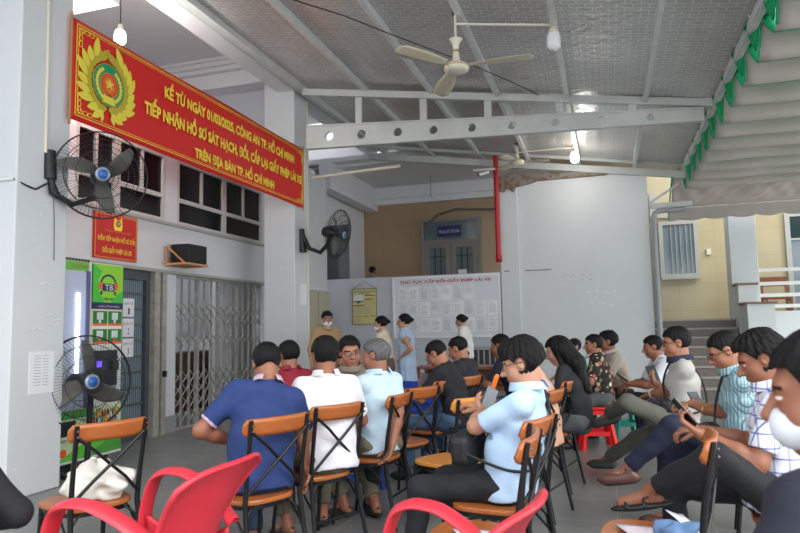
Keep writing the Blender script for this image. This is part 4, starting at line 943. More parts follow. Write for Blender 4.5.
# ================================================================== PEOPLE
def nv(v): v = np.asarray(v, float); return v / (np.linalg.norm(v) + 1e-12)
class SDF:
    def __init__(s, res): s.res = res; s.p = []
    def cone(s, a, b, ra, rb, k=.02, op='u', sq=None):   # tapered capsule; sq=(axis, factor) widens the section along an axis
        s.p.append(('c', np.array(a, float), np.array(b, float), ra, rb, k, op, sq)); return s
    def chain(s, pts, rs, k=.02, op='u', sq=None):
        for i in range(len(pts) - 1): s.cone(pts[i], pts[i + 1], rs[i], rs[i + 1], k, op, sq)
        return s
    def ell(s, c, r, k=.02, op='u', M=None):
        s.p.append(('e', np.array(c, float), np.array(r, float), np.eye(3) if M is None else np.array(M, float), 0, k, op, None)); return s
    def bbox(s):
        lo = np.full(3, 1e9); hi = -lo
        for q in s.p:
            if q[6] != 'u': continue
            if q[0] == 'c': m = max(q[3], q[4]) * (q[7][1] if q[7] else 1); l = np.minimum(q[1], q[2]) - m; h = np.maximum(q[1], q[2]) + m
            else: m = np.abs(q[3].T) @ q[2]; l = q[1] - m; h = q[1] + m
            lo = np.minimum(lo, l); hi = np.maximum(hi, h)
        return lo - .03, hi + .03
    def mesh(s, disp=None, cut=None):
        lo, hi = s.bbox(); res = s.res; n = np.ceil((hi - lo) / res).astype(int) + 1
        F = np.full(n, .06, np.float32)
        ax = [lo[i] + res * np.arange(n[i]) for i in range(3)]
        for q in s.p:
            kind, a, b, c, d, k, op, sq = q
            if kind == 'c': m = max(c, d) * (sq[1] if sq else 1) + k + .03; l = np.minimum(a, b) - m; h = np.maximum(a, b) + m
            else: m = np.abs(c.T) @ b + k + .03; l = a - m; h = a + m
            i0 = np.maximum(0, ((l - lo) / res).astype(int)); i1 = np.minimum(n, ((h - lo) / res).astype(int) + 2)
            if (i1 <= i0).any(): continue
            X = ax[0][i0[0]:i1[0]][:, None, None]; Y = ax[1][i0[1]:i1[1]][None, :, None]; Z = ax[2][i0[2]:i1[2]][None, None, :]
            if kind == 'c':
                A, B = a, b
                if sq:
                    u = nv(sq[0]); f = 1 - 1 / sq[1]
                    dp = (X - a[0]) * u[0] + (Y - a[1]) * u[1] + (Z - a[2]) * u[2]
                    X = X - u[0] * dp * f; Y = Y - u[1] * dp * f; Z = Z - u[2] * dp * f
                    B = b - u * ((b - a) @ u) * f
                ba = B - A; L = ba @ ba + 1e-12
                px, py, pz = X - A[0], Y - A[1], Z - A[2]
                t = np.clip((px * ba[0] + py * ba[1] + pz * ba[2]) / L, 0, 1)
                D = np.sqrt((px - t * ba[0]) ** 2 + (py - t * ba[1]) ** 2 + (pz - t * ba[2]) ** 2) - (c + (d - c) * t)
            else:
                M = c; px, py, pz = X - a[0], Y - a[1], Z - a[2]
                qx = (px * M[0, 0] + py * M[0, 1] + pz * M[0, 2]) / b[0]; qy = (px * M[1, 0] + py * M[1, 1] + pz * M[1, 2]) / b[1]; qz = (px * M[2, 0] + py * M[2, 1] + pz * M[2, 2]) / b[2]
                r1 = np.sqrt(qx ** 2 + qy ** 2 + qz ** 2); r2 = np.sqrt((qx / b[0]) ** 2 + (qy / b[1]) ** 2 + (qz / b[2]) ** 2) + 1e-6
                D = r1 * (r1 - 1) / r2
            sub = F[i0[0]:i1[0], i0[1]:i1[1], i0[2]:i1[2]]
            if op == 'u':
                hh = np.clip(.5 + .5 * (sub - D) / k, 0, 1) if k > 0 else 0
                v = (sub * (1 - hh) + D * hh - k * hh * (1 - hh))
            else:
                hh = np.clip(.5 - .5 * (sub + D) / k, 0, 1); v = sub * (1 - hh) - D * hh + k * hh * (1 - hh)
            F[i0[0]:i1[0], i0[1]:i1[1], i0[2]:i1[2]] = v
        if disp is not None or cut is not None:
            X, Y, Z = ax[0][:, None, None], ax[1][None, :, None], ax[2][None, None, :]
            if disp is not None: F = F + disp(X, Y, Z).astype(np.float32)
            if cut is not None: F = np.maximum(F, cut(X, Y, Z).astype(np.float32))
        F[0] = F[-1] = .05; F[:, 0] = F[:, -1] = .05; F[:, :, 0] = F[:, :, -1] = .05
        return surface_nets(F, lo, res)
def surface_nets(F, lo, res):
    S = F < 0; n = F.shape
    c = S[:-1, :-1, :-1].astype(np.int8)
    cnt = sum(S[i:n[0] - 1 + i, j:n[1] - 1 + j, k:n[2] - 1 + k].astype(np.int8) for i in (0, 1) for j in (0, 1) for k in (0, 1))
    act = np.argwhere((cnt > 0) & (cnt < 8)); idx = np.full(cnt.shape, -1, np.int32); idx[act[:, 0], act[:, 1], act[:, 2]] = np.arange(len(act))
    acc = np.zeros((len(act), 3)); num = np.zeros(len(act)); cor = [(i, j, k) for i in (0, 1) for j in (0, 1) for k in (0, 1)]
    V = {q: F[act[:, 0] + q[0], act[:, 1] + q[1], act[:, 2] + q[2]] for q in cor}
    for q in cor:
        for a in range(3):
            if q[a] == 0:
                r = list(q); r[a] = 1; r = tuple(r); v0, v1 = V[q], V[r]; m = (v0 < 0) != (v1 < 0); t = np.where(m, v0 / np.where(m, v0 - v1, 1), 0)
                P = np.zeros((len(act), 3)); P[:] = q; P[:, a] = t; acc[m] += P[m]; num[m] += 1
    verts = lo + res * (act + acc / num[:, None]); faces = []
    for a in range(3):
        b, c2 = (a + 1) % 3, (a + 2) % 3; sl0 = [slice(None)] * 3; sl1 = [slice(None)] * 3; sl0[a] = slice(0, -1); sl1[a] = slice(1, None)
        ch = S[tuple(sl0)] != S[tuple(sl1)]; e = np.argwhere(ch); e = e[(e[:, b] > 0) & (e[:, c2] > 0) & (e[:, b] < n[b] - 1) & (e[:, c2] < n[c2] - 1)]
        ins = S[e[:, 0], e[:, 1], e[:, 2]]
        def at(db, dc): f = e.copy(); f[:, b] -= db; f[:, c2] -= dc; return idx[f[:, 0], f[:, 1], f[:, 2]]
        q = np.stack([at(1, 1), at(0, 1), at(0, 0), at(1, 0)], 1); q[~ins] = q[~ins][:, ::-1]; faces.append(q)
    return verts, np.concatenate(faces)
def sdf_obj(name, vf, mats, parent, matfn=None):
    v, f = vf; me = bpy.data.meshes.new(name); me.vertices.add(len(v)); me.vertices.foreach_set('co', v.astype(np.float32).ravel())
    me.loops.add(len(f) * 4); me.loops.foreach_set('vertex_index', f.ravel().astype(np.int32)); me.polygons.add(len(f)); me.polygons.foreach_set('loop_start', np.arange(0, len(f) * 4, 4, dtype=np.int32)); me.polygons.foreach_set('loop_total', np.full(len(f), 4, dtype=np.int32))
    for m in mats: me.materials.append(m)
    if matfn is not None: me.polygons.foreach_set('material_index', matfn(v[f].mean(1)).astype(np.int32))
    me.polygons.foreach_set('use_smooth', np.ones(len(f), dtype=bool)); me.update(calc_edges=True); me.validate()
    o = bpy.data.objects.new(name, me); C.objects.link(o)
    if parent: o.parent = parent
    return o
def rotm(axis, a):
    x, y, z = nv(axis); c, s = math.cos(a), math.sin(a); t = 1 - c
    return np.array([[t * x * x + c, t * x * y - s * z, t * x * z + s * y], [t * x * y + s * z, t * y * y + c, t * y * z - s * x], [t * x * z - s * y, t * y * z + s * x, t * z * z + c]])
def ik(a, t, l1, l2, pole):
    a, t = np.array(a, float), np.array(t, float); d = t - a; L = np.linalg.norm(d); L2 = min(L, (l1 + l2) * .995); L2 = max(L2, abs(l1 - l2) * 1.05); u = nv(d); t = a + u * L2
    x = (l1 * l1 - l2 * l2 + L2 * L2) / (2 * L2); h = math.sqrt(max(0, l1 * l1 - x * x)); p = np.array(pole, float); p = nv(p - u * (p @ u)); return a + u * x + p * h, t
# fabrics -------------------------------------------------------------
def cloth_mat(name, col, rough=.85, var=.06): return mat('cloth_' + name, col, rough, var=var, vscale=9, bump=.25, bscale=90)
def plaid_mat(name, base, line, p1, w1, p2=None, w2=None, line2=None, diag=False):
    if name in _M: return _M[name]
    m, nt, b = nodes_mat(name, .85); vec, x, y, z = axes(nt)
    a = line_mask(nt, x, p1, w1) if not diag else line_mask(nt, math_node(nt, 'ADD', x, math_node(nt, 'MULTIPLY', y, .8)), p1, w1)
    c = mixc(nt, math_node(nt, 'MULTIPLY', a, .8), hx(base), hx(line))
    if p2:
        a2 = math_node(nt, 'MAXIMUM', line_mask(nt, z, p2, w2), math_node(nt, 'MULTIPLY', line_mask(nt, y, p2, w2), .5) if False else 0.)
        c = mixc(nt, math_node(nt, 'MULTIPLY', a2, .8), c, hx(line2 or line))
        a3 = line_mask(nt, y, p1, w1); c = mixc(nt, math_node(nt, 'MULTIPLY', a3, .6), c, hx(line))
    nt.links.new(c, b.inputs['Base Color']); return m
def floral_mat():
    m, nt, b = nodes_mat('floral_cloth', .85); vec, x, y, z = axes(nt)
    vo = nt.nodes.new('ShaderNodeTexVoronoi'); vo.inputs['Scale'].default_value = 17; nt.links.new(vec, vo.inputs['Vector'])
    ms = math_node(nt, 'LESS_THAN', math_node(nt, 'ADD', vo.outputs['Distance'], math_node(nt, 'MULTIPLY', noise(nt, vec, 40), .5)), .66)
    s = nt.nodes.new('ShaderNodeSeparateColor'); nt.links.new(vo.outputs['Color'], s.inputs[0])
    c = mixc(nt, s.outputs[0], hx('c9a78e'), hx('7a8a6a')); c = mixc(nt, math_node(nt, 'GREATER_THAN', s.outputs[1], .72), c, hx('b05a50')); c = mixc(nt, math_node(nt, 'GREATER_THAN', s.outputs[2], .75), c, hx('d8ccb4'))
    nt.links.new(mixc(nt, ms, hx('23221f'), c), b.inputs['Base Color']); return m
SKINS = [mat('skin_a', '9f6b52', .5, var=.06), mat('skin_b', '8f5c45', .5, var=.06), mat('skin_c', 'b3836a', .5, var=.05)]
HAIRB = mat('hair_black', '0d0c0e', .55, bump=.6, bscale=220, spec=.22); HAIRG = mat('hair_grey', '5d5c5e', .6, bump=.6, bscale=200, var=.5, vscale=60)
EYEW = mat('eye_white', 'd9d4cf', .3); EYED = mat('eye_dark', '1c1210', .2); LIP = mat('lip', '96564a', .5); MASKM = mat('face_mask', 'd5dbe2', .8); NAIL = mat('sole', '2b2a2a', .7)
EARINNER = None

def person(root_name_label, x, y, face, skin=0, hair='short', haircol=None, scale=1., sit=True, back=0., seat=.44, z=0., lean=8, bend=14, side=0, twist=0, head=(0, 0, 0), lh=None, rh=None, lel=(-.7, -.3, -.6), rel=(.7, -.3, -.6), curl=.9,
           legs=None, shirt=None, collar=True, sleeve='short', trousers=None, shoes='shoe', shoecol=None, res=.009, female=False, glasses=False, mask=False, trim=None, belly=1., dress=False, upper_only=False, handn=None, knee=None, hemz=-.03, neckr=1., bald=False, dark=None, sits_label=None):
    """a figure facing local +Y at (x, y); head = (yaw, pitch down, roll) in degrees; lh/rh = wrist positions in local metres"""
    if back: x -= back * math.cos(R(face)); y -= back * math.sin(R(face))
    s = scale; P = empty('person', (x, y, z), R(face - 90), root_name_label, 'person')
    sk = SKINS[skin]; hipz = (seat + .095) if sit else .915 * s
    Mi = (Matrix.Translation((x, y, z)) @ Matrix.Rotation(R(face - 90), 4, 'Z')).inverted()
    def loc_(p):
        if p is None or not isinstance(p, Vector): return p
        return np.array(Mi @ p)
    lh = loc_(lh); rh = loc_(rh); legs = {k: loc_(v) for k, v in (legs or {}).items()}
    LR = rotm((0, 1, 0), R(side)) @ rotm((-1, 0, 0), R(lean)); up1 = LR @ np.array([0, 0, 1.]); fw1 = LR @ np.array([0, 1., 0])
    B2 = rotm((0, 1, 0), R(side)) @ rotm((0, 0, 1), R(twist * .5)) @ rotm((-1, 0, 0), R(lean + bend)); TW = rotm((0, 1, 0), R(side * 1.2)) @ rotm((0, 0, 1), R(twist)) @ rotm((-1, 0, 0), R(lean + bend))
    hip = np.array([0, 0, hipz]); waist = hip + up1 * .15 * s; chest = waist + (B2 @ np.array([0, 0, 1.])) * .17 * s; nb = chest + (TW @ np.array([0, .0, 1.])) * .165 * s
    sx = TW @ np.array([1., 0, 0]); su = TW @ np.array([0, 0, 1.]); sf = TW @ np.array([0, 1., 0])
    shw = (.132 if female else .152) * s
    shL = nb - sx * shw - su * .062 * s; shR = nb + sx * shw - su * .062 * s
    HM = rotm((0, 0, 1), R(twist + head[0])) @ rotm((-1, 0, 0), R(head[1])) @ rotm((0, 1, 0), R(head[2]))
    hr, hf, hu = HM @ np.array([1., 0, 0]), HM @ np.array([0, 1., 0]), HM @ np.array([0, 0, 1.])
    pitch = R(min(head[1], 40) * .5); nd = nv(su * .6 + hu * .5 + sf * .12 + hf * .1)
    hs = .97 * (s if s > .9 else .94)
    hc = nb + nd * .048 * s + hu * .078 * hs + hf * .002; Hm = np.stack([hr, hf, hu])
    def H(p): return hc + hs * (p[0] * hr + p[1] * hf + p[2] * hu)
    def toH(c): return ((c - hc) @ Hm.T) / hs
    # ---- body -----------------------------------------------------
    b = SDF(res); bl = belly
    tr = 1.28 if not female else 1.2
    w = .92
    b.cone(hip, waist, .108 * w * s, .092 * w * s, .04, sq=(sx, tr)); b.cone(waist, chest, .092 * w * s, .102 * w * s, .04, sq=(sx, tr + .05)); b.cone(chest, nb - su * .06 * s, .098 * w * s, .06 * s, .04, sq=(sx, 1.5))
    b.cone(shL, nb - su * .03 * s, .044 * s, .050 * s, .04); b.cone(shR, nb - su * .03 * s, .044 * s, .050 * s, .04)
    nr = .057 * s * neckr * (.88 if female else 1)
    b.cone(nb - su * .03, H((0, -.022, -.055)), nr * 1.12, nr, .03)
    # head
    e = b.ell
    def EH(c, r, k=.02, op='u'): b.ell(H(c), np.array(r) * hs, k, op, Hm)
    EH((0, -.014, .030), (.0745, .094, .086)); EH((0, .030, -.030), (.060, .060, .078), .03); EH((0, .062, -.088), (.026, .022, .020), .03); EH((-.034, .045, -.035), (.030, .032, .035), .02); EH((.034, .045, -.035), (.030, .032, .035), .02)
    EH((0, .070, .030), (.052, .018, .016), .02)
    if res < .012:
        for sgn in (-1, 1): EH((sgn * .031, .094, .008), (.017, .014, .011), .012, 's')
        for sgn in (-1, 1): EH((sgn * .031, .074, .007), (.0135, .0135, .0115), .004)
    b.cone(H((0, .088, .014)), H((0, .113, -.026)), .0075, .0135, .01); b.cone(H((-.012, .094, -.033)), H((.012, .094, -.033)), .009, .009, .006)
    EH((0, .090, -.056), (.022, .010, .0055), .008); EH((0, .088, -.065), (.018, .010, .006), .006)
    for sgn in (-1, 1): EH((sgn * .077, -.006, .000), (.009, .020, .031), .006); EH((sgn * .085, -.002, .004), (.008, .010, .016), .005, 's')
    # arms
    ua, fa_ = .275 * s, .245 * s; ar = 1.0 if not female else .85
    wr = {}; el = {}; hands = {}
    dl = np.array([-.20, .34, hipz + .10]); dr = np.array([.20, .34, hipz + .10])
    if not sit: dl = shL + np.array([-.06, .03, -.5 * s]); dr = shR + np.array([.06, .03, -.5 * s])
    for k, sh, tg, pole, sgn in (('L', shL, lh if lh is not None else dl, lel, -1), ('R', shR, rh if rh is not None else dr, rel, 1)):
        E_, W_ = ik(sh, tg, ua, fa_, pole); el[k], wr[k] = E_, W_
        b.cone(sh, E_, .048 * ar * s, .040 * ar * s, .03); b.cone(E_, E_ + (W_ - E_) * .35, .041 * ar * s, .041 * ar * s, .02); b.cone(E_ + (W_ - E_) * .35, W_, .041 * ar * s, .026 * ar * s, .02)
        d = nv(W_ - E_); n0 = np.array((handn or {}).get(k, (0, 0, -1.)), float)      # palm normal
        n0 = nv(n0 - d * (n0 @ d)); hd = nv(d + n0 * .25); n0 = nv(n0 - hd * (n0 @ hd)); sd_ = nv(np.cross(n0, hd)) * (1 if True else 1)
        th = sd_ * (1 if (sd_ @ (np.array([-sgn, .2, .4]))) > 0 else -1)       # thumb side points inwards
        hsz = s * (.9 if female else 1.)
        K = []
        for i, q in enumerate((.033, .011, -.011, -.032)):
            k0 = W_ + hd * (.092 if i in (1, 2) else .085) * hsz + th * q * hsz; K.append(k0); b.cone(W_ + hd * .012 + th * q * .55, k0, .0145 * hsz, .0115 * hsz, .010)
        Ls = (.070, .078, .073, .056); cu = curl if not isinstance(curl, dict) else curl[k]
        for i, k0 in enumerate(K):
            p = k0; dirv = hd; l = Ls[i] * hsz
            for j, (fr_, rr) in enumerate(((.45, .0098), (.30, .0088), (.25, .0078))):
                ang = cu * (.45 + .12 * i * .5) if j == 0 else cu * .55
                dirv = nv(dirv * math.cos(ang) + n0 * math.sin(ang)) if j == 0 else nv(rotm(np.cross(dirv, n0), ang) @ dirv)
                q = p + dirv * l * fr_; b.cone(p, q, rr * hsz, (rr - .0008) * hsz, .003); p = q
        t0 = W_ + hd * .025 * hsz + th * .022 * hsz; t1 = t0 + nv(th * .75 + hd * .6 + n0 * .35) * .042 * hsz; t2 = t1 + nv(th * .25 + hd * .85 + n0 * .5) * .032 * hsz; t3 = t2 + nv(hd * .9 + n0 * .5 - th * .15) * .024 * hsz
        b.chain([t0, t1, t2, t3], [.016 * hsz, .0125 * hsz, .0105 * hsz, .0085 * hsz], .006)
        hands[k] = (W_ + hd * .095 * hsz + n0 * .028, hd, n0, th)
    # legs
    tl, sl = .43 * s, .40 * s; ank = {}; kn = {}; legs = legs or {}
    for k, sgn in (('L', -1), ('R', 1)):
        hj = hip + np.array([sgn * .085 * s, .0, -.0]); dflt = np.array([sgn * .11, tl * .93, .085]) if sit else np.array([sgn * .10 * s, 0.0, .085])
        tg = np.array(legs.get(k, dflt), float); pole = np.array((knee or {}).get(k, (sgn * .15, .35, 1.) if sit else (0, 1, 0.)), float)
        K_, A_ = ik(hj, tg, tl, sl, pole); kn[k] = K_; ank[k] = A_
        b.cone(hj, K_, .062 * s, .046 * s, .03); b.cone(K_, A_, .045 * s, .032 * s, .03)
        fd = np.array((legs.get('f' + k) or (sgn * .25, 1, -.08)), float); fd = nv(fd)
        b.cone(A_ + np.array([0, 0, -.02]), A_ + fd * .13 * s + np.array([0, 0, -.045]) * abs(fd[1]), .032 * s, .024 * s, .02)
        b.cone(A_ - fd * .035 + np.array([0, 0, -.045]) * abs(fd[1]), A_ + fd * .1 * s + np.array([0, 0, -.05]) * abs(fd[1]), .027 * s, .024 * s, .02)
        ank['f' + k] = fd
    def body_mat(c):
        q = toH(c); m = np.zeros(len(c), int)
        for sgn in (-1, 1):
            dx = np.abs(q[:, 0] - sgn * .031)
            ex = (dx / .0125) ** 2 + ((q[:, 2] - .007) / .0052) ** 2
            m[(ex < 1) & (q[:, 1] > .072) & (q[:, 1] < .1)] = 1; m[(dx < .0055) & (np.abs(q[:, 2] - .007) < .0055) & (q[:, 1] > .075) & (q[:, 1] < .1)] = 2
            m[(dx < .021) & (np.abs(q[:, 2] - .0265 + (dx * .15)) < .0042) & (q[:, 1] > .06) & (q[:, 1] < .1)] = 3
        m[(np.abs(q[:, 0]) < .021) & (np.abs(q[:, 2] + .0605) < .0075) & (q[:, 1] > .083) & (q[:, 1] < .12)] = 4
        return m
    hm = haircol or HAIRB
    sdf_obj('body', b.mesh(), [sk, EYEW, EYED, hm, LIP], P, body_mat)
    # ---- hair -----------------------------------------------------
    h = SDF(max(.0045, res * .62)); th = {'short': .012, 'messy': .020, 'buzz': .006, 'swept': .020, 'long': .014, 'pony': .009, 'bun': .009}.get(hair, .012)
    rs = random.Random(int(abs(x * 137 + y * 911)))
    if hair != 'none':
        h.ell(H((0, -.016, .034)), np.array((.0765 + th, .097 + th, .087 + th)) * hs, .01, 'u', Hm)
        if hair in ('messy', 'swept'):
            h.ell(H((.0, .032 if hair == 'swept' else .045, .088)), np.array((.066, .052, .038)) * hs, .02, 'u', Hm)
            h.ell(H((.0, -.03, .09)), np.array((.07, .07, .045)) * hs, .02, 'u', Hm)
        if hair == 'messy':
            h.ell(H((0, -.075, -.02)), np.array((.068, .045, .065)) * hs, .02, 'u', Hm)
            for sgn in (-1, 1): h.ell(H((sgn * .072, .005, .03)), np.array((.02, .05, .045)) * hs, .01, 'u', Hm)
        if hair == 'long':
            base = H((0, -.06, -.02)); bk = nb - sf * .10 * s - su * .02
            h.cone(H((0, -.055, .0)), bk, .085 * s, .075 * s, .04, sq=(sx, 1.25)); h.cone(bk, bk - su * .24 - sf * .02, .06, .035, .04, sq=(sx, 1.8))
            for sgn in (-1, 1): h.cone(H((sgn * .07, -.01, .03)), H((sgn * .075, .0, -.14)), .026, .022, .02)
        if hair == 'pony':
            h.cone(H((0, -.09, .03)), H((0, -.125, .02)), .03, .022, .01); h.chain([H((0, -.125, .03)), H((0, -.165, -.05)), H((0, -.15, -.16))], [.022, .030, .024], .01); h.cone(H((0, -.15, -.16)), nb - sf * .13 * s - su * .14 * s, .024, .010, .01)
        if hair == 'bun': h.ell(H((0, -.125, .02)), np.array((.035, .03, .035)) * hs, .008, 'u', Hm)
    L1 = {'messy': -.060, 'short': -.060, 'buzz': -.048, 'swept': -.058}.get(hair, -.06)
    ph = [rs.uniform(0, 6) for _ in range(6)]
    def hair_fn(X, Y, Z):
        qx = ((X - hc[0]) * hr[0] + (Y - hc[1]) * hr[1] + (Z - hc[2]) * hr[2]) / hs; qy = ((X - hc[0]) * hf[0] + (Y - hc[1]) * hf[1] + (Z - hc[2]) * hf[2]) / hs; qz = ((X - hc[0]) * hu[0] + (Y - hc[1]) * hu[1] + (Z - hc[2]) * hu[2]) / hs
        return qx, qy, qz
    amp = .0035 if hair in ('messy', 'swept') else .0016
    def hdisp(X, Y, Z):
        qx, qy, qz = hair_fn(X, Y, Z); a = np.arctan2(qx, qy + .02)
        return amp * (np.sin(a * 17 + qz * 40 + ph[0]) + np.sin(a * 31 - qz * 60 + ph[1]) * .6 + np.sin(qx * 130 + qy * 60 + ph[2]) * .5)
    fl = {'messy': .052, 'short': .066, 'buzz': .068, 'swept': .076}.get(hair, .062)
    def hcut(X, Y, Z):
        qx, qy, qz = hair_fn(X, Y, Z)
        front = fl + .012 * np.sin(qx * 60 + ph[3]) * (1 if hair == 'messy' else .3) - qz          # above hairline
        side = np.maximum(qy - .018 - np.clip((qz - .0) * .55, 0, .05), (L1 - (qy + .04) * .55) - qz)  # behind the temples, above nape
        if hair in ('long',):
            side = np.maximum(qy - .03, -.9 - qz)
        cut = np.minimum(front, side)
        for sgn in (-1, 1):
            if hair in ('short', 'buzz', 'swept', 'messy'): cut = np.maximum(cut, .038 - np.sqrt((qx - sgn * .088) ** 2 * .6 + (qy + .003) ** 2 * 1.6 + (qz + .002) ** 2))
        return cut * hs
    if hair != 'none': sdf_obj('hair', h.mesh(hdisp, hcut), [hm], P)
    # ---- face mask, glasses ----------------------------------------
    if mask:
        m = SDF(max(.005, res * .7)); m.ell(H((0, .062, -.05)), np.array((.058, .052, .05)) * hs, .01, 'u', Hm); m.ell(H((0, .03, -.05)), np.array((.068, .06, .045)) * hs, .01, 'u', Hm)
        def mc(X, Y, Z): qx, qy, qz = hair_fn(X, Y, Z); return (np.maximum(.02 - qy + np.abs(qx) * .1, qz + .012 + np.abs(qx) * .25)) * hs
        mo = sdf_obj('face_mask', m.mesh(None, mc), [MASKM], P)
        st = MB()
        for sgn in (-1, 1):
            for z0, z1 in ((-.025, .012), (-.08, -.02)): st.tube([H((sgn * .055, .055, z0)), H((sgn * .074, .02, (z0 + z1) / 2)), H((sgn * .088, -.012, z1))], .0016, 5)
        st.build('mask_strap', MASKM, mo)
    if glasses:
        g = MB()
        for sgn in (-1, 1):
            g.tube([H((sgn * .031 + .021 * math.cos(a), .104 - .006 * abs(math.cos(a)) , .005 + .015 * math.sin(a))) for a in [2 * PI * i / 16 for i in range(16)]], .0018, 5, closed=True)
            g.tube([H((sgn * .053, .100, .012)), H((sgn * .078, .05, .014)), H((sgn * .083, -.015, .008)), H((sgn * .080, -.03, -.008))], .0018, 5)
        g.tube([H((-.011, .106, .008)), H((0, .109, .011)), H((.011, .106, .008))], .0018, 5); g.build('glasses', DARKM, P)
    # ---- shirt ----------------------------------------------------
    ph2 = [rs.uniform(0, 6) for _ in range(8)]
    def wrk(X, Y, Z):
        return .0028 * (np.sin(X * 23 + Z * 31 + ph2[0]) * np.sin(Z * 17 - Y * 29 + ph2[1]) + .8 * np.sin(Z * 43 + X * 19 + Y * 13 + ph2[2]) * np.sin(X * 27 + ph2[3]))
    if shirt is not None:
        t = SDF(max(res, .009)); g = .012
        t.cone(hip + up1 * hemz, waist, (.116 * bl) * s + g, (.100 * bl) * s + g, .04, sq=(sx, tr)); t.cone(waist, chest, .100 * bl * s + g, .105 * s + g, .04, sq=(sx, tr + .06)); t.cone(chest, nb - su * .075 * s, .100 * s + g, .062 * s + g * .6, .04, sq=(sx, 1.5))
        if bl > 1.0: t.ell(waist + fw1 * .06 + up1 * .0, np.array((.13, .09, .12)) * s * bl, .05)
        if female: t.cone(chest + sf * .055 - sx * .06, chest + sf * .055 + sx * .06, .055, .055, .05)
        t.cone(shL, nb - su * .028 * s, .050 * s, .058 * s, .05); t.cone(shR, nb - su * .028 * s, .050 * s, .058 * s, .05); t.cone(nb - su * .05 * s, nb - su * .0 * s, .068 * s, .056 * s, .03)
        fr_ = {'short': .80, 'long': 1.0, 'cap': .25, 'none': 0}[sleeve]
        hem = {}
        for k, sh in (('L', shL), ('R', shR)):
            E_, W_ = el[k], wr[k]
            if fr_ > 0: t.cone(sh, sh + (E_ - sh) * min(1, fr_), .062 * ar * s, .058 * ar * s if fr_ < 1 else .052 * ar * s, .035)
            if fr_ >= 1: t.chain([E_, E_ + (W_ - E_) * .96], [.052 * s * ar, .036 * s * ar], .02)
        def scut(X, Y, Z):
            F = None; out = np.full(np.broadcast(X, Y, Z).shape, -1., np.float32)
            if 0 < fr_ < 1:
                for k, sh in (('L', shL), ('R', shR)):
                    d = nv(el[k] - sh); c0 = sh + (el[k] - sh) * fr_; pr = (X - c0[0]) * d[0] + (Y - c0[1]) * d[1] + (Z - c0[2]) * d[2]
                    rad = np.sqrt((X - c0[0]) ** 2 + (Y - c0[1]) ** 2 + (Z - c0[2]) ** 2)
                    out = np.maximum(out, np.where(rad < .095, pr, -1))
            out = np.maximum(out, ((X - nb[0]) * nd[0] + (Y - nb[1]) * nd[1] + (Z - nb[2]) * nd[2]) - .022 * s + ((X - nb[0]) * sf[0] + (Y - nb[1]) * sf[1] + (Z - nb[2]) * sf[2]) * .45)
            hz0 = (hipz - .065 * s) if sit else (hipz - .10 * s)
            out = np.maximum(out, hz0 - Z + .02 * np.cos(X * 9))
            return out
        smats = [shirt] + ([trim] if trim else [])
        def smat(c):
            m = np.zeros(len(c), int)
            if trim and 0 < fr_ < 1:
                for k, sh in (('L', shL), ('R', shR)):
                    d = nv(el[k] - sh); c0 = sh + (el[k] - sh) * fr_; pr = (c - c0) @ d; rad = np.linalg.norm(c - c0, axis=1); m[(rad < .085) & (pr > -.016)] = 1
            return m
        sh_o = sdf_obj('shirt', t.mesh(wrk, scut), smats, P, smat)
        if collar:
            c = MB(); base = nb + nd * .012 * s; cx_ = nv(np.cross(nd, sf)) ; cy_ = nv(np.cross(nd, cx_)) * -1
            if cy_ @ sf < 0: cy_ = -cy_
            cx_ = np.cross(cy_, nd)
            def cf(u, v):
                a = -PI / 2 + R(24) + (2 * PI - R(48)) * u + PI; rr = nr * 1.22 + .016 * v + .004; r2 = rr * (1.0 + .12 * abs(math.sin(a)))
                gap = abs(u - .5) * 2
                p = base + cx_ * r2 * math.cos(a - PI / 1 + 0) + cy_ * r2 * math.sin(a - PI) * 1.05 + nd * (.024 - .040 * v - .020 * gap ** 3 + .010 * (1 - gap)) * s
                return tuple(p)
            c.grid(cf, 32, 4); c.build('collar', trim if (trim and collar == 'trim') else shirt, sh_o, solid=.004)
    if dress:
        d = SDF(max(res, .01)); d.cone(waist, np.array([0, 0, .28 * s]), .10, .17, .05, sq=(sx, 1.15)); d.cone(hip, waist, .12, .095, .04, sq=(sx, 1.2))
        def dcut(X, Y, Z): return (.24 * s - Z) + 0 * X + 0 * Y
        def dd(X, Y, Z): a = np.arctan2(X, Y); return .010 * np.sin(a * 11) * np.clip((waist[2] - Z) * 2.5, 0, 1)
        sdf_obj('skirt', d.mesh(dd, dcut), [dress], P)
    # ---- trousers, footwear ---------------------------------------
    if trousers is not None and not upper_only:
        t = SDF(max(res, .009)); t.cone(hip - np.array([0, 0, .0]), hip + up1 * .08, .110 * s, .094 * s, .04, sq=(sx, tr)); tr_len = (legs.get('cuff') or .90)
        if sit: t.cone(hip + np.array([0, -.02, -.015]), hip + np.array([0, .05, -.01]), .088 * s, .085 * s, .04, sq=((1, 0, 0), 1.5))
        for k, sgn in (('L', -1), ('R', 1)):
            hj = hip + np.array([sgn * .085 * s, 0, 0]); t.cone(hj, kn[k], .082 * s, .062 * s, .05); e_ = kn[k] + (ank[k] - kn[k]) * tr_len; t.cone(kn[k], e_, .062 * s, .052 * s, .03)
        def tcut(X, Y, Z):
            out = np.full(np.broadcast(X, Y, Z).shape, -1., np.float32)
            for k in 'LR':
                d = nv(ank[k] - kn[k]); c0 = kn[k] + (ank[k] - kn[k]) * tr_len; pr = (X - c0[0]) * d[0] + (Y - c0[1]) * d[1] + (Z - c0[2]) * d[2]; rad = np.sqrt((X - c0[0]) ** 2 + (Y - c0[1]) ** 2 + (Z - c0[2]) ** 2)
                out = np.maximum(out, np.where(rad < .09, pr, -1))
            return out
        def w2(X, Y, Z): return 1.5 * wrk(X, Y, Z)
        sdf_obj('trousers', t.mesh(w2, tcut), [trousers], P)
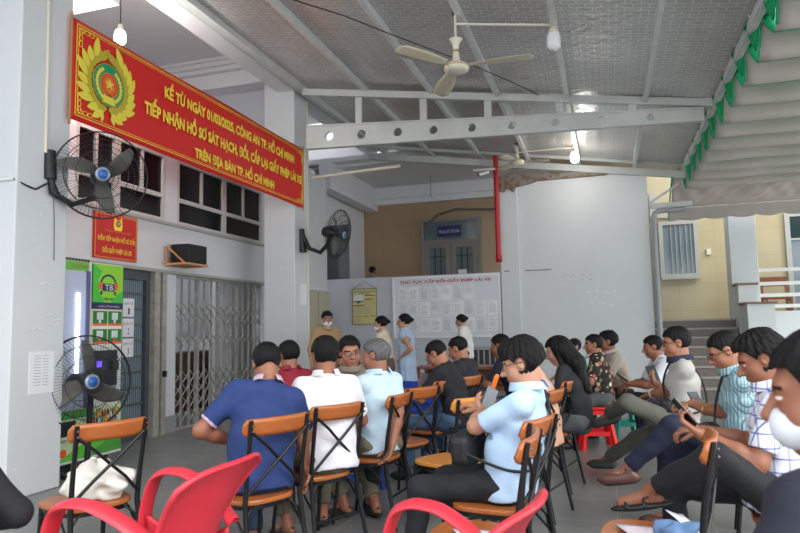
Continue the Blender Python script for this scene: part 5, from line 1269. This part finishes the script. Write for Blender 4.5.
    if shoes and not upper_only:
        for k in 'LR':
            A_, fd = ank[k], ank['f' + k]; dn = np.array([0, 0, -1.]); dn = nv(dn - fd * (dn @ fd)); sdw = np.cross(fd, dn); o_ = A_ + dn * (.0 if abs(fd[2]) < .5 else .0)
            t = SDF(max(.007, res * .8)); M = np.stack([sdw, fd, -dn]); heel = A_ + dn * .052 * s
            if shoes == 'sandal':
                t.ell(heel + fd * .055 * s + dn * .012, (.050 * s, .140 * s, .020), .005, 'u', M)
                for q in (.035, .115): t.cone(heel + fd * q * s + sdw * .042 * s, heel + fd * (q - .0) * s - dn * .045 * (1.4 - q * 6) * s, .008, .009, .006); t.cone(heel + fd * q * s - sdw * .042 * s, heel + fd * (q - .0) * s - dn * .045 * (1.4 - q * 6) * s, .008, .009, .006)
                t.cone(heel - fd * .06 * s - dn * .03, heel + fd * .03 * s + sdw * .04 - dn * .03, .006, .006, .004); t.cone(heel - fd * .06 * s - dn * .03, heel + fd * .03 * s - sdw * .04 - dn * .03, .006, .006, .004)
                sdf_obj('sandal', t.mesh(), [shoecol or DARKM], P)
            else:
                t.ell(heel + fd * .05 * s - dn * .008, (.043 * s, .135 * s, .036 * s), .01, 'u', M); t.cone(heel - fd * .03 * s - dn * .01, A_ - fd * .012, .036 * s, .038 * s, .03); t.cone(heel + fd * .02 * s, heel + fd * .12 * s, .036 * s, .028 * s, .03)
                c0 = heel + dn * .030 * s
                def cut(X, Y, Z): return ((X - c0[0]) * dn[0] + (Y - c0[1]) * dn[1] + (Z - c0[2]) * dn[2])
                def sm(c): return (((c - c0) @ dn) > -.016).astype(int)
                sdf_obj('shoe', t.mesh(None, cut), [shoecol or DARKM, NAIL if shoecol is not SNEAK else SOLEW], P, sm)
    P['_h'] = 0; del P['_h']
    Mw = Matrix.Translation((x, y, z)) @ Matrix.Rotation(R(face - 90), 4, 'Z')
    def Wp(p): return Mw @ Vector(tuple(p))
    def Wd(d): return (Mw.to_3x3() @ Vector(tuple(d)))
    info = dict(P=P, Wp=Wp, Wd=Wd, hands=hands, wr=wr, el=el, nb=nb, sx=sx, sf=sf, su=su, hip=hip, chest=chest, H=H, hc=hc, shL=shL, shR=shR, kn=kn, ank=ank, s=s, waist=waist)
    return info
SNEAK = mat('sneaker_cloth', '2b3350', .7); SOLEW = mat('sole_white', 'd6d6d4', .6)
def phone_at(pt, up, nrm, label, size=(.073, .152, .009), screen=None, case=None):
    """pt centre, up = long axis, nrm = screen normal (world vectors)"""
    u = Vector(up).normalized(); n = Vector(nrm); n = (n - u * n.dot(u)).normalized(); r = u.cross(n)
    o = empty('smartphone', pt, 0, label, 'phone', None); o.rotation_euler = Matrix((r, u, n)).transposed().to_euler()
    MB().box(-size[0] / 2, size[0] / 2, -size[1] / 2, size[1] / 2, -size[2] / 2, size[2] / 2).build('case', case or mat('phone_case', '1d1e22', .35), o, bevel=.004)
    MB().box(-size[0] / 2 + .004, size[0] / 2 - .004, -size[1] / 2 + .005, size[1] / 2 - .005, size[2] / 2, size[2] / 2 + .001).build('screen', screen or mat('phone_screen', '6b7078', .08), o)
    return o
def hand_phone(info, k, label, screen=None, case=None, tilt=.0, **kw):
    """a phone lying in the hand, its screen turned to the face"""
    c, hd, n0, th = info['hands'][k]; face = info['hc'] - c; face = nv(face)
    up = nv(hd * .8 + np.array([0, 0, .25])); up = nv(up - face * (up @ face)); p = c + n0 * .004 + up * .01
    return phone_at(info['Wp'](p), info['Wd'](up), info['Wd'](face), label, screen=screen, case=case, **kw)
# ---------------------------------------------------------------- the seated crowd
BLK = cloth_mat('black', '191a1f'); NAVYT = cloth_mat('navy_trousers', '1b2138'); JEANS = cloth_mat('jeans', '45607f', var=.2)
WHT = cloth_mat('white_shirt', 'e3e2ea'); 
p1 = person('man in a navy polo shirt with striped collar, back turned, on the near left chair', -1.92, 3.36, 150, 1, 'buzz', lean=8, bend=12, twist=-26, head=(6, 24, 0), scale=1.08, lh=(.02, .30, .68), rh=(.20, .30, .70), lel=(-1.4, .1, -.2), rel=(.8, -.2, -.6),
       shirt=cloth_mat('navy_polo', '1f3468'), trim=mat('polo_trim', 'b9a3b6', .8), collar='trim', trousers=cloth_mat('dark_jeans', '26344f'), legs={'L': (-.26, .74, .10), 'R': (.16, .35, .085), 'fL': (-.5, 1, .1)}, shoecol=SNEAK, belly=1.12, back=.03, side=10)
p3 = person('man in a plain white shirt seen from behind, his hand resting on the seat edge', -1.76, 3.94, 140, 1, 'short', lean=3, bend=6, twist=-12, head=(6, 4, 0), scale=1.05, lh=at(306, 466, 3.95), lel=(-.6, -1, 0), rh=(.16, .32, .68), back=.06,
       shirt=WHT, trousers=cloth_mat('khaki_brown', '5d5648'), shoes='sandal', curl=.5, legs={'L': (-.16, .30, .09), 'R': (.14, .40, .09), 'cuff': .86}, belly=1.1)
p4 = person('grey haired man in a pale blue shirt, one arm hanging over his chair back', -1.62, 4.50, 142, 1, 'short', haircol=HAIRG, lean=-2, bend=4, twist=12, head=(28, 8, 4), rh=at(392, 446, 4.45), rel=(.3, -1, .2), lh=(-.15, .32, .68), scale=1.0, back=.06,
       shirt=cloth_mat('pale_blue', 'bdd5e6'), trousers=cloth_mat('khaki', '6b6556'), shoes='sandal', curl=.45, legs={'L': (-.15, .25, .09), 'R': (.02, .10, .09), 'cuff': .84}, handn={'R': (-1, 0, 0)})
p2 = person('man in a maroon polo shirt and face mask sitting near the middle pillar', -2.44, 4.88, 150, 1, 'short', lean=3, bend=10, twist=-6, head=(8, 10, 0), shirt=cloth_mat('maroon', '8c1c30'), trousers=BLK, mask=True, res=.011)
p5_ = person('man with glasses and a taupe shirt turning round to the grey haired man', -2.00, 4.99, -66, 0, 'short', lean=2, bend=4, twist=0, head=(8, 8, 6), scale=1.06, glasses=True, seat=.42, shirt=cloth_mat('taupe', '7d7468'), trousers=BLK, res=.0085)
p6_ = person('man in a black tee shirt behind the white shirt, seen from behind', -2.34, 5.86, 140, 1, 'short', lean=8, bend=14, head=(0, 15, 0), seat=.42, shirt=BLK, trousers=BLK, collar=False, res=.012)
UNI = cloth_mat('uniform_tan', 'ab8a68')
p7 = person('officer in tan uniform and white face mask standing beside the middle pillar', -3.93, 8.85, -50, 0, 'short', sit=False, lean=0, bend=8, head=(-5, 12, 0), mask=True, scale=.985, shirt=UNI, trousers=UNI, res=.011, sleeve='long')
p8 = person('woman in a cream vest with a long dark ponytail and white face mask, facing left', -2.92, 8.55, 175, 2, 'pony', sit=False, lean=0, bend=6, head=(10, 8, 0), mask=True, female=True, scale=.925, shirt=cloth_mat('cream_vest', 'cbbfa6'), sleeve='long', collar=False, dress=cloth_mat('brown_skirt', '5a4a42'), res=.011)
p9 = person('woman in a sleeveless pale blue dress, hand on hip, standing below the notice board', -2.68, 8.78, 178, 2, 'pony', sit=False, lean=0, bend=2, head=(8, 6, 0), female=True, scale=.94, shirt=cloth_mat('dress_blue', '9fb4cc'), sleeve='cap', dress=_M['cloth_dress_blue'], lh=(-.12, .04, .95), lel=(-.6, -1, .1), rh=(.16, .12, .9), res=.010, glasses=True)
p10 = person('woman in a white shirt with her hair in a bun, standing by the notice board', -2.38, 11.4, 172, 2, 'bun', sit=False, lean=0, bend=10, head=(5, 14, 0), female=True, scale=.96, shirt=cloth_mat('off_white', 'dcd9d8'), trousers=BLK, res=.012)
p25 = person('person with black hair behind the low wall in front of the tan tiles', -5.44, 15.0, 60, 1, 'short', sit=False, z=1.38, scale=.90, head=(0, 5, 0), lean=0, bend=4, shirt=cloth_mat('pale_grey_shirt', '8f9496'), trousers=BLK, res=.014)
p11 = person('man with glasses in a black tee shirt reading a phone, below the blue dress woman', -1.33, 5.70, 163, 0, 'buzz', lean=5, bend=14, twist=5, head=(5, 34, 0), glasses=True, lh=(-.02, .36, .80), rh=(.14, .34, .82), lel=(-.9, -.3, -.6), shirt=BLK, collar=False, trousers=JEANS, legs={'L': (-.12, .45, .09)}, res=.0085, back=.05, handn={'L': (0, -.7, 1)})
p12 = person('second man in a black tee shirt, seated just beyond the man with glasses', -1.34, 6.34, 165, 0, 'buzz', lean=2, bend=10, twist=0, head=(5, 22, 0), lh=(-.1, .32, .72), rh=(.12, .32, .72), shirt=cloth_mat('charcoal', '20232b'), collar=False, trousers=JEANS, res=.010, back=.05)
p13 = person('man in a navy tee shirt leaning forward under the right end of the notice board', -.92, 7.08, 172, 1, 'short', lean=12, bend=10, head=(0, 12, 0), scale=1.03, lh=(-.1, .46, .76), rh=(.12, .44, .74), shirt=cloth_mat('ink_navy', '1a2030'), collar=False, trousers=JEANS, res=.010)
p14 = person('young man in a light blue shirt with a black shoulder bag, looking at his phone', -.52, 3.47, 168, 2, 'messy', lean=-17, bend=4, twist=6, head=(6, 18, 0), scale=1.03, lh=at(482, 412, 3.60), rh=at(484, 410, 3.80), lel=(-.7, .9, -.7), rel=(.4, .6, -.8), glasses=True,
       shirt=cloth_mat('sky_shirt', 'aecbe8'), trousers=BLK, belly=1.1, legs={'L': (-.14, .50, .09), 'R': (.1, .36, .09)}, res=.0075, handn={'L': (0, -.7, 1)})
p15 = person('woman in a beige top mostly hidden behind the young man in light blue', -.47, 4.93, 172, 2, 'short', lean=2, bend=12, head=(0, 20, 0), female=True, shirt=cloth_mat('beige_top', 'c49a80'), collar=False, trousers=BLK, res=.011)
p16 = person('woman with long straight black hair wearing a black jacket', -.27, 5.80, 172, 2, 'long', lean=4, bend=12, head=(0, 22, 0), female=True, shirt=cloth_mat('black_jacket', '202226'), sleeve='long', collar=False, trousers=cloth_mat('grey_jeans', '54585a'), res=.010)
p17 = person('small masked woman in a teal top against the white wall', -.38, 9.12, -140, 2, 'short', lean=2, bend=10, head=(0, 5, 0), seat=.42, scale=.88, female=True, mask=True, shirt=cloth_mat('teal_top', '4a9c98'), trousers=cloth_mat('grey_jeans', '54585a'), res=.012)
p18 = person('man in a dark floral shirt on a red stool, face turned to the left', -.08, 7.62, 186, 1, 'short', lean=3, bend=8, head=(10, 4, 0), seat=.45, scale=.95, lh=(-.12, .35, .68), shirt=floral_mat(), trousers=cloth_mat('grey_jeans', '54585a'), res=.009)
p19 = person('man in a cream striped shirt leaning forward beside the floral shirt man', .14, 8.46, 196, 1, 'swept', lean=8, bend=10, head=(-10, 6, 0), seat=.42, scale=1.04, lh=(-.02, .42, .66), rh=(.12, .42, .66), shirt=plaid_mat('cream_stripe', 'b9aea2', '8f847a', .02, .003), trousers=BLK, res=.010)
p20 = person('man in a white tee shirt leaning forward with forearms on his knees', .74, 7.92, 190, 1, 'short', lean=20, bend=12, head=(0, 12, 0), seat=.42, scale=1.04, lh=(-.10, .56, .68), rh=(.10, .56, .66), shirt=cloth_mat('white_tee', 'd3d6dd'), collar=False, trousers=NAVYT, shoes='sandal', res=.010, handn={'L': (0, -.6, 1)})
p21 = person('man in a grey polo shirt holding a phone up, legs crossed in grey trousers', .52, 5.70, 176, 0, 'short', lean=-9, bend=10, twist=8, head=(6, 10, 0), glasses=True, rh=at(656, 384, 5.7), rel=(.3, -.1, -1), lh=at(650, 394, 5.5), lel=(-.3, -.4, -1), trim=mat('navy_trim', '20263f', .8), collar='trim', scale=1.06,
       shirt=cloth_mat('grey_polo', 'b5b4b0'), trousers=cloth_mat('olive_grey', '5f6057', var=.12), legs={'R': at(606, 459, 5.9), 'L': at(609, 414, 5.5), 'fL': (.1, 1, -.3)}, knee={'L': (-.7, .3, .45), 'R': (0, .5, 1)}, shoecol=cloth_mat('grey_shoe', '4a4d4a'), res=.008, curl=1.3, handn={'R': (0, -1, .3)})
p22 = person('man with glasses in a striped teal shirt looking down, gold watch on his wrist', .77, 4.62, 178, 0, 'buzz', lean=-7, bend=12, head=(6, 28, 0), glasses=True, lh=at(703, 410, 4.4), rh=at(692, 404, 4.5), lel=(-.3, -.5, -1), rel=(.4, -.3, -1), scale=1.04,
       shirt=plaid_mat('teal_stripe', 'a9c6cf', '44717f', .018, .006, .04, .004, '7fa2ae'), trousers=NAVYT, legs={'R': (.12, .46, .09), 'L': at(626, 470, 4.2), 'fL': (.0, 1, -.15)}, knee={'L': (-.25, .3, 1)}, shoecol=mat('brown_leather', '5b3a33', .4), res=.0075, curl=1.3, handn={'L': (0, -.6, 1)})
p23 = person('man in a white shirt with blue checks sitting at right, looking down at a phone', .70, 3.50, 172, 1, 'swept', lean=-12, bend=12, head=(8, 24, 0), scale=1.04, lh=at(700, 434, 3.02), rh=at(700, 430, 3.4), lel=(-.3, -.6, -1), rel=(.5, -.2, -1),
       shirt=plaid_mat('blue_check', 'dfe2ee', '3f57a0', .06, .007, .06, .007, '3f57a0'), trousers=BLK, shoes='sandal', legs={'R': (.10, .44, .09), 'L': at(650, 490, 3.1), 'fL': (.0, 1, -.2), 'cuff': .84}, knee={'L': (-.6, .3, .45)}, res=.007, curl=1.3, handn={'L': (0, -.6, 1)})
p24 = person('masked man in a dark tee shirt at the right edge, nearest the camera', .505, 1.47, 130, 1, 'short', lean=2, bend=10, head=(32, 10, 0), scale=1.10, mask=True, shirt=cloth_mat('midnight_tee', '171b2a'), collar=False, trousers=JEANS, lh=(-.22, .25, .72), rh=(.12, .32, .72), res=.007, legs={'R': (.20, .42, .09), 'L': (-.12, .5, .09)}, seat=.43, belly=1.1)
p26 = person('person in black at the bottom left edge, only a rounded shoulder showing', -2.26, 1.66, 140, 1, 'short', lean=12, bend=16, head=(0, 20, 0), scale=1.0, seat=.40, shirt=cloth_mat('black_jersey', '15161a'), sleeve='long', collar=False, trousers=BLK, res=.010)
# things they hold and wear
hand_phone(p14, 'L', 'black smartphone in the hand of the young man in light blue')
hand_phone(p11, 'L', 'smartphone in a lilac case held by the man with glasses in black', case=mat('lilac_case', '8f86b4', .5))
hand_phone(p21, 'R', 'large smartphone held up beside the grey polo man', screen=mat('dark_screen', '3a3f46', .1), size=(.085, .18, .01))
hand_phone(p22, 'L', 'dark smartphone in the lap of the man in striped teal')
hand_phone(p23, 'L', 'smartphone in the hand of the man in the checked shirt', screen=mat('pale_screen', '9aa69c', .1))
hand_phone(p20, 'L', 'small smartphone held low by the man in the white tee shirt')
def watch(info, k, label, m):
    E_, W_ = info['el'][k], info['wr'][k]; d = nv(E_ - W_); c = W_ + d * .035; ref = nv(np.cross(d, (0, 0, 1.))); r2 = np.cross(d, ref); rr = .031 * info['s']
    o = MB().tube([info['Wp'](c + ref * rr * math.cos(a) + r2 * rr * math.sin(a)) for a in [2 * PI * i / 20 for i in range(20)]], .006, 6, closed=True).build('wrist_watch', m); tag(o, label, 'watch')
    up = nv(np.array([0, 0, 1.]) - d * d[2]); q = info['Wp'](c + up * rr); MB().lathe([(0, .008), (.016, .008), (.017, 0)], q, info['Wd'](up), 14).build('watch_face', m, o)
watch(p22, 'L', 'gold wrist watch on the man in striped teal', mat('gold_metal', 'c2a060', .3, .8)); watch(p21, 'L', 'white wrist watch on the man in the grey polo', mat('white_watch', 'd8d8da', .4)); watch(p23, 'L', 'dark wrist watch on the man in the checked shirt', mat('dark_watch', '33363a', .4))
def bag(info, side, label, cl, rr, drop=.0, fwd=.16, size=(.24, .10, .17)):
    """messenger bag at the hip with a strap over the opposite shoulder"""
    s = info['s']; sx, sf, su = info['sx'], info['sf'], info['su']; c = info['waist'] + sf * fwd + sx * side * .05 - np.array([0, 0, drop])
    root = empty('shoulder_bag', info['Wp'](c), info['P'].rotation_euler.z, label, 'bag')
    a, b_, h_ = size; nyl = mat('bag_nylon', '1b1c20', .6, bump=.2)
    MB().prism(superell(a / 2, h_ / 2, 28, 4.5), ((0, -b_ / 2, 0), (1, 0, 0), (0, 0, 1), (0, 1, 0)), b_).build('bag_body', nyl, root, bevel=.025)
    MB().prism([(p[0], p[1] + .015) for p in superell(a / 2 - .012, h_ / 3.4, 24, 4)], ((0, b_ / 2, h_ * .05), (1, 0, 0), (0, 0, 1), (0, 1, 0)), .018).build('front_pocket', nyl, root, bevel=.008)
    MB().tube([(-a * .38, b_ * .72, .05), (0, b_ * .72, .05), (a * .38, b_ * .72, .05)], .004, 5).build('zip', mat('zip_grey', '76797d', .4, .4), root)
    Mi = Matrix.Translation(-Vector(tuple(root.location)));
    inv = (Matrix.Translation(root.location) @ Matrix.Rotation(root.rotation_euler.z, 4, 'Z')).inverted()
    shp = info['shR'] if side < 0 else info['shL']; k = np.array; t = 1 if side < 0 else -1
    ch = info['chest']; wa = info['waist']; hp = info['hip']
    P = [c + sx * side * .10, ch + sf * .135 * s + sx * 0, (shp * .55 + info['nb'] * .45) + su * .045 + sf * .04, (shp * .55 + info['nb'] * .45) + su * .03 - sf * .06, ch - sf * .135 * s, wa - sf * .13 * s + sx * side * .12, wa + sx * side * .17 * s - su * .05, c + sx * side * .12]
    Q = []
    for i in range(len(P)):
        p0, p1, p2, p3 = P[i - 1], P[i], P[(i + 1) % len(P)], P[(i + 2) % len(P)]
        for j in range(5):
            u = j / 5; Q.append(.5 * ((2 * p1) + (-p0 + p2) * u + (2 * p0 - 5 * p1 + 4 * p2 - p3) * u * u + (-p0 + 3 * p1 - 3 * p2 + p3) * u ** 3))
    MB().tube([inv @ info['Wp'](q) for q in Q], .008, 6, closed=True).build('strap', mat('bag_strap', '17181b', .7), root)
bag(p14, -1, 'black nylon bag worn at the front of the young man in light blue', None, None, drop=.03, fwd=.25, size=(.27, .10, .17))
bag(p21, -1, 'black shoulder bag with a strap across the grey polo man', None, None, drop=.02, fwd=.14, size=(.22, .08, .15))
bag(p22, -1, 'black bag in the lap of the man in striped teal', None, None, drop=.05, fwd=.20, size=(.30, .1, .16))
def ribbon():
    a, b_ = at(497, 376, 4.05), at(485, 413, 4.1)
    def fn(u, v):
        p = a.lerp(b_, v); w = (u - .5) * .04; return (p.x + w * .6, p.y + w * .9, p.z + .012 * math.sin(u * 3))
    tag(MB().grid(fn, 4, 12).build('orange_strap', mat('orange_cloth', 'e2762e', .6), solid=.004), 'bright orange strap held upright in front of the young man in light blue', 'strap')
ribbon()
# ================================================================== LIGHT
W = bpy.data.worlds.new('sky'); bpy.context.scene.world = W; W.use_nodes = True
bg = W.node_tree.nodes['Background']; bg.inputs['Color'].default_value = (.95, .975, 1.0, 1); bg.inputs['Strength'].default_value = 1.35
sd = bpy.data.lights.new('sun', 'SUN'); sd.energy = 1.2; sd.angle = R(40); sd.color = (1, .97, .92); so = bpy.data.objects.new('sun', sd); C.objects.link(so); so.rotation_euler = (R(52), 0, R(60))
sc = bpy.context.scene
sc.view_settings.view_transform = 'Standard'; sc.view_settings.look = 'None'; sc.view_settings.gamma = 1; sc.view_settings.exposure = 1.08
sc.cycles.use_denoising = True; sc.cycles.max_bounces = 8; sc.cycles.diffuse_bounces = 5
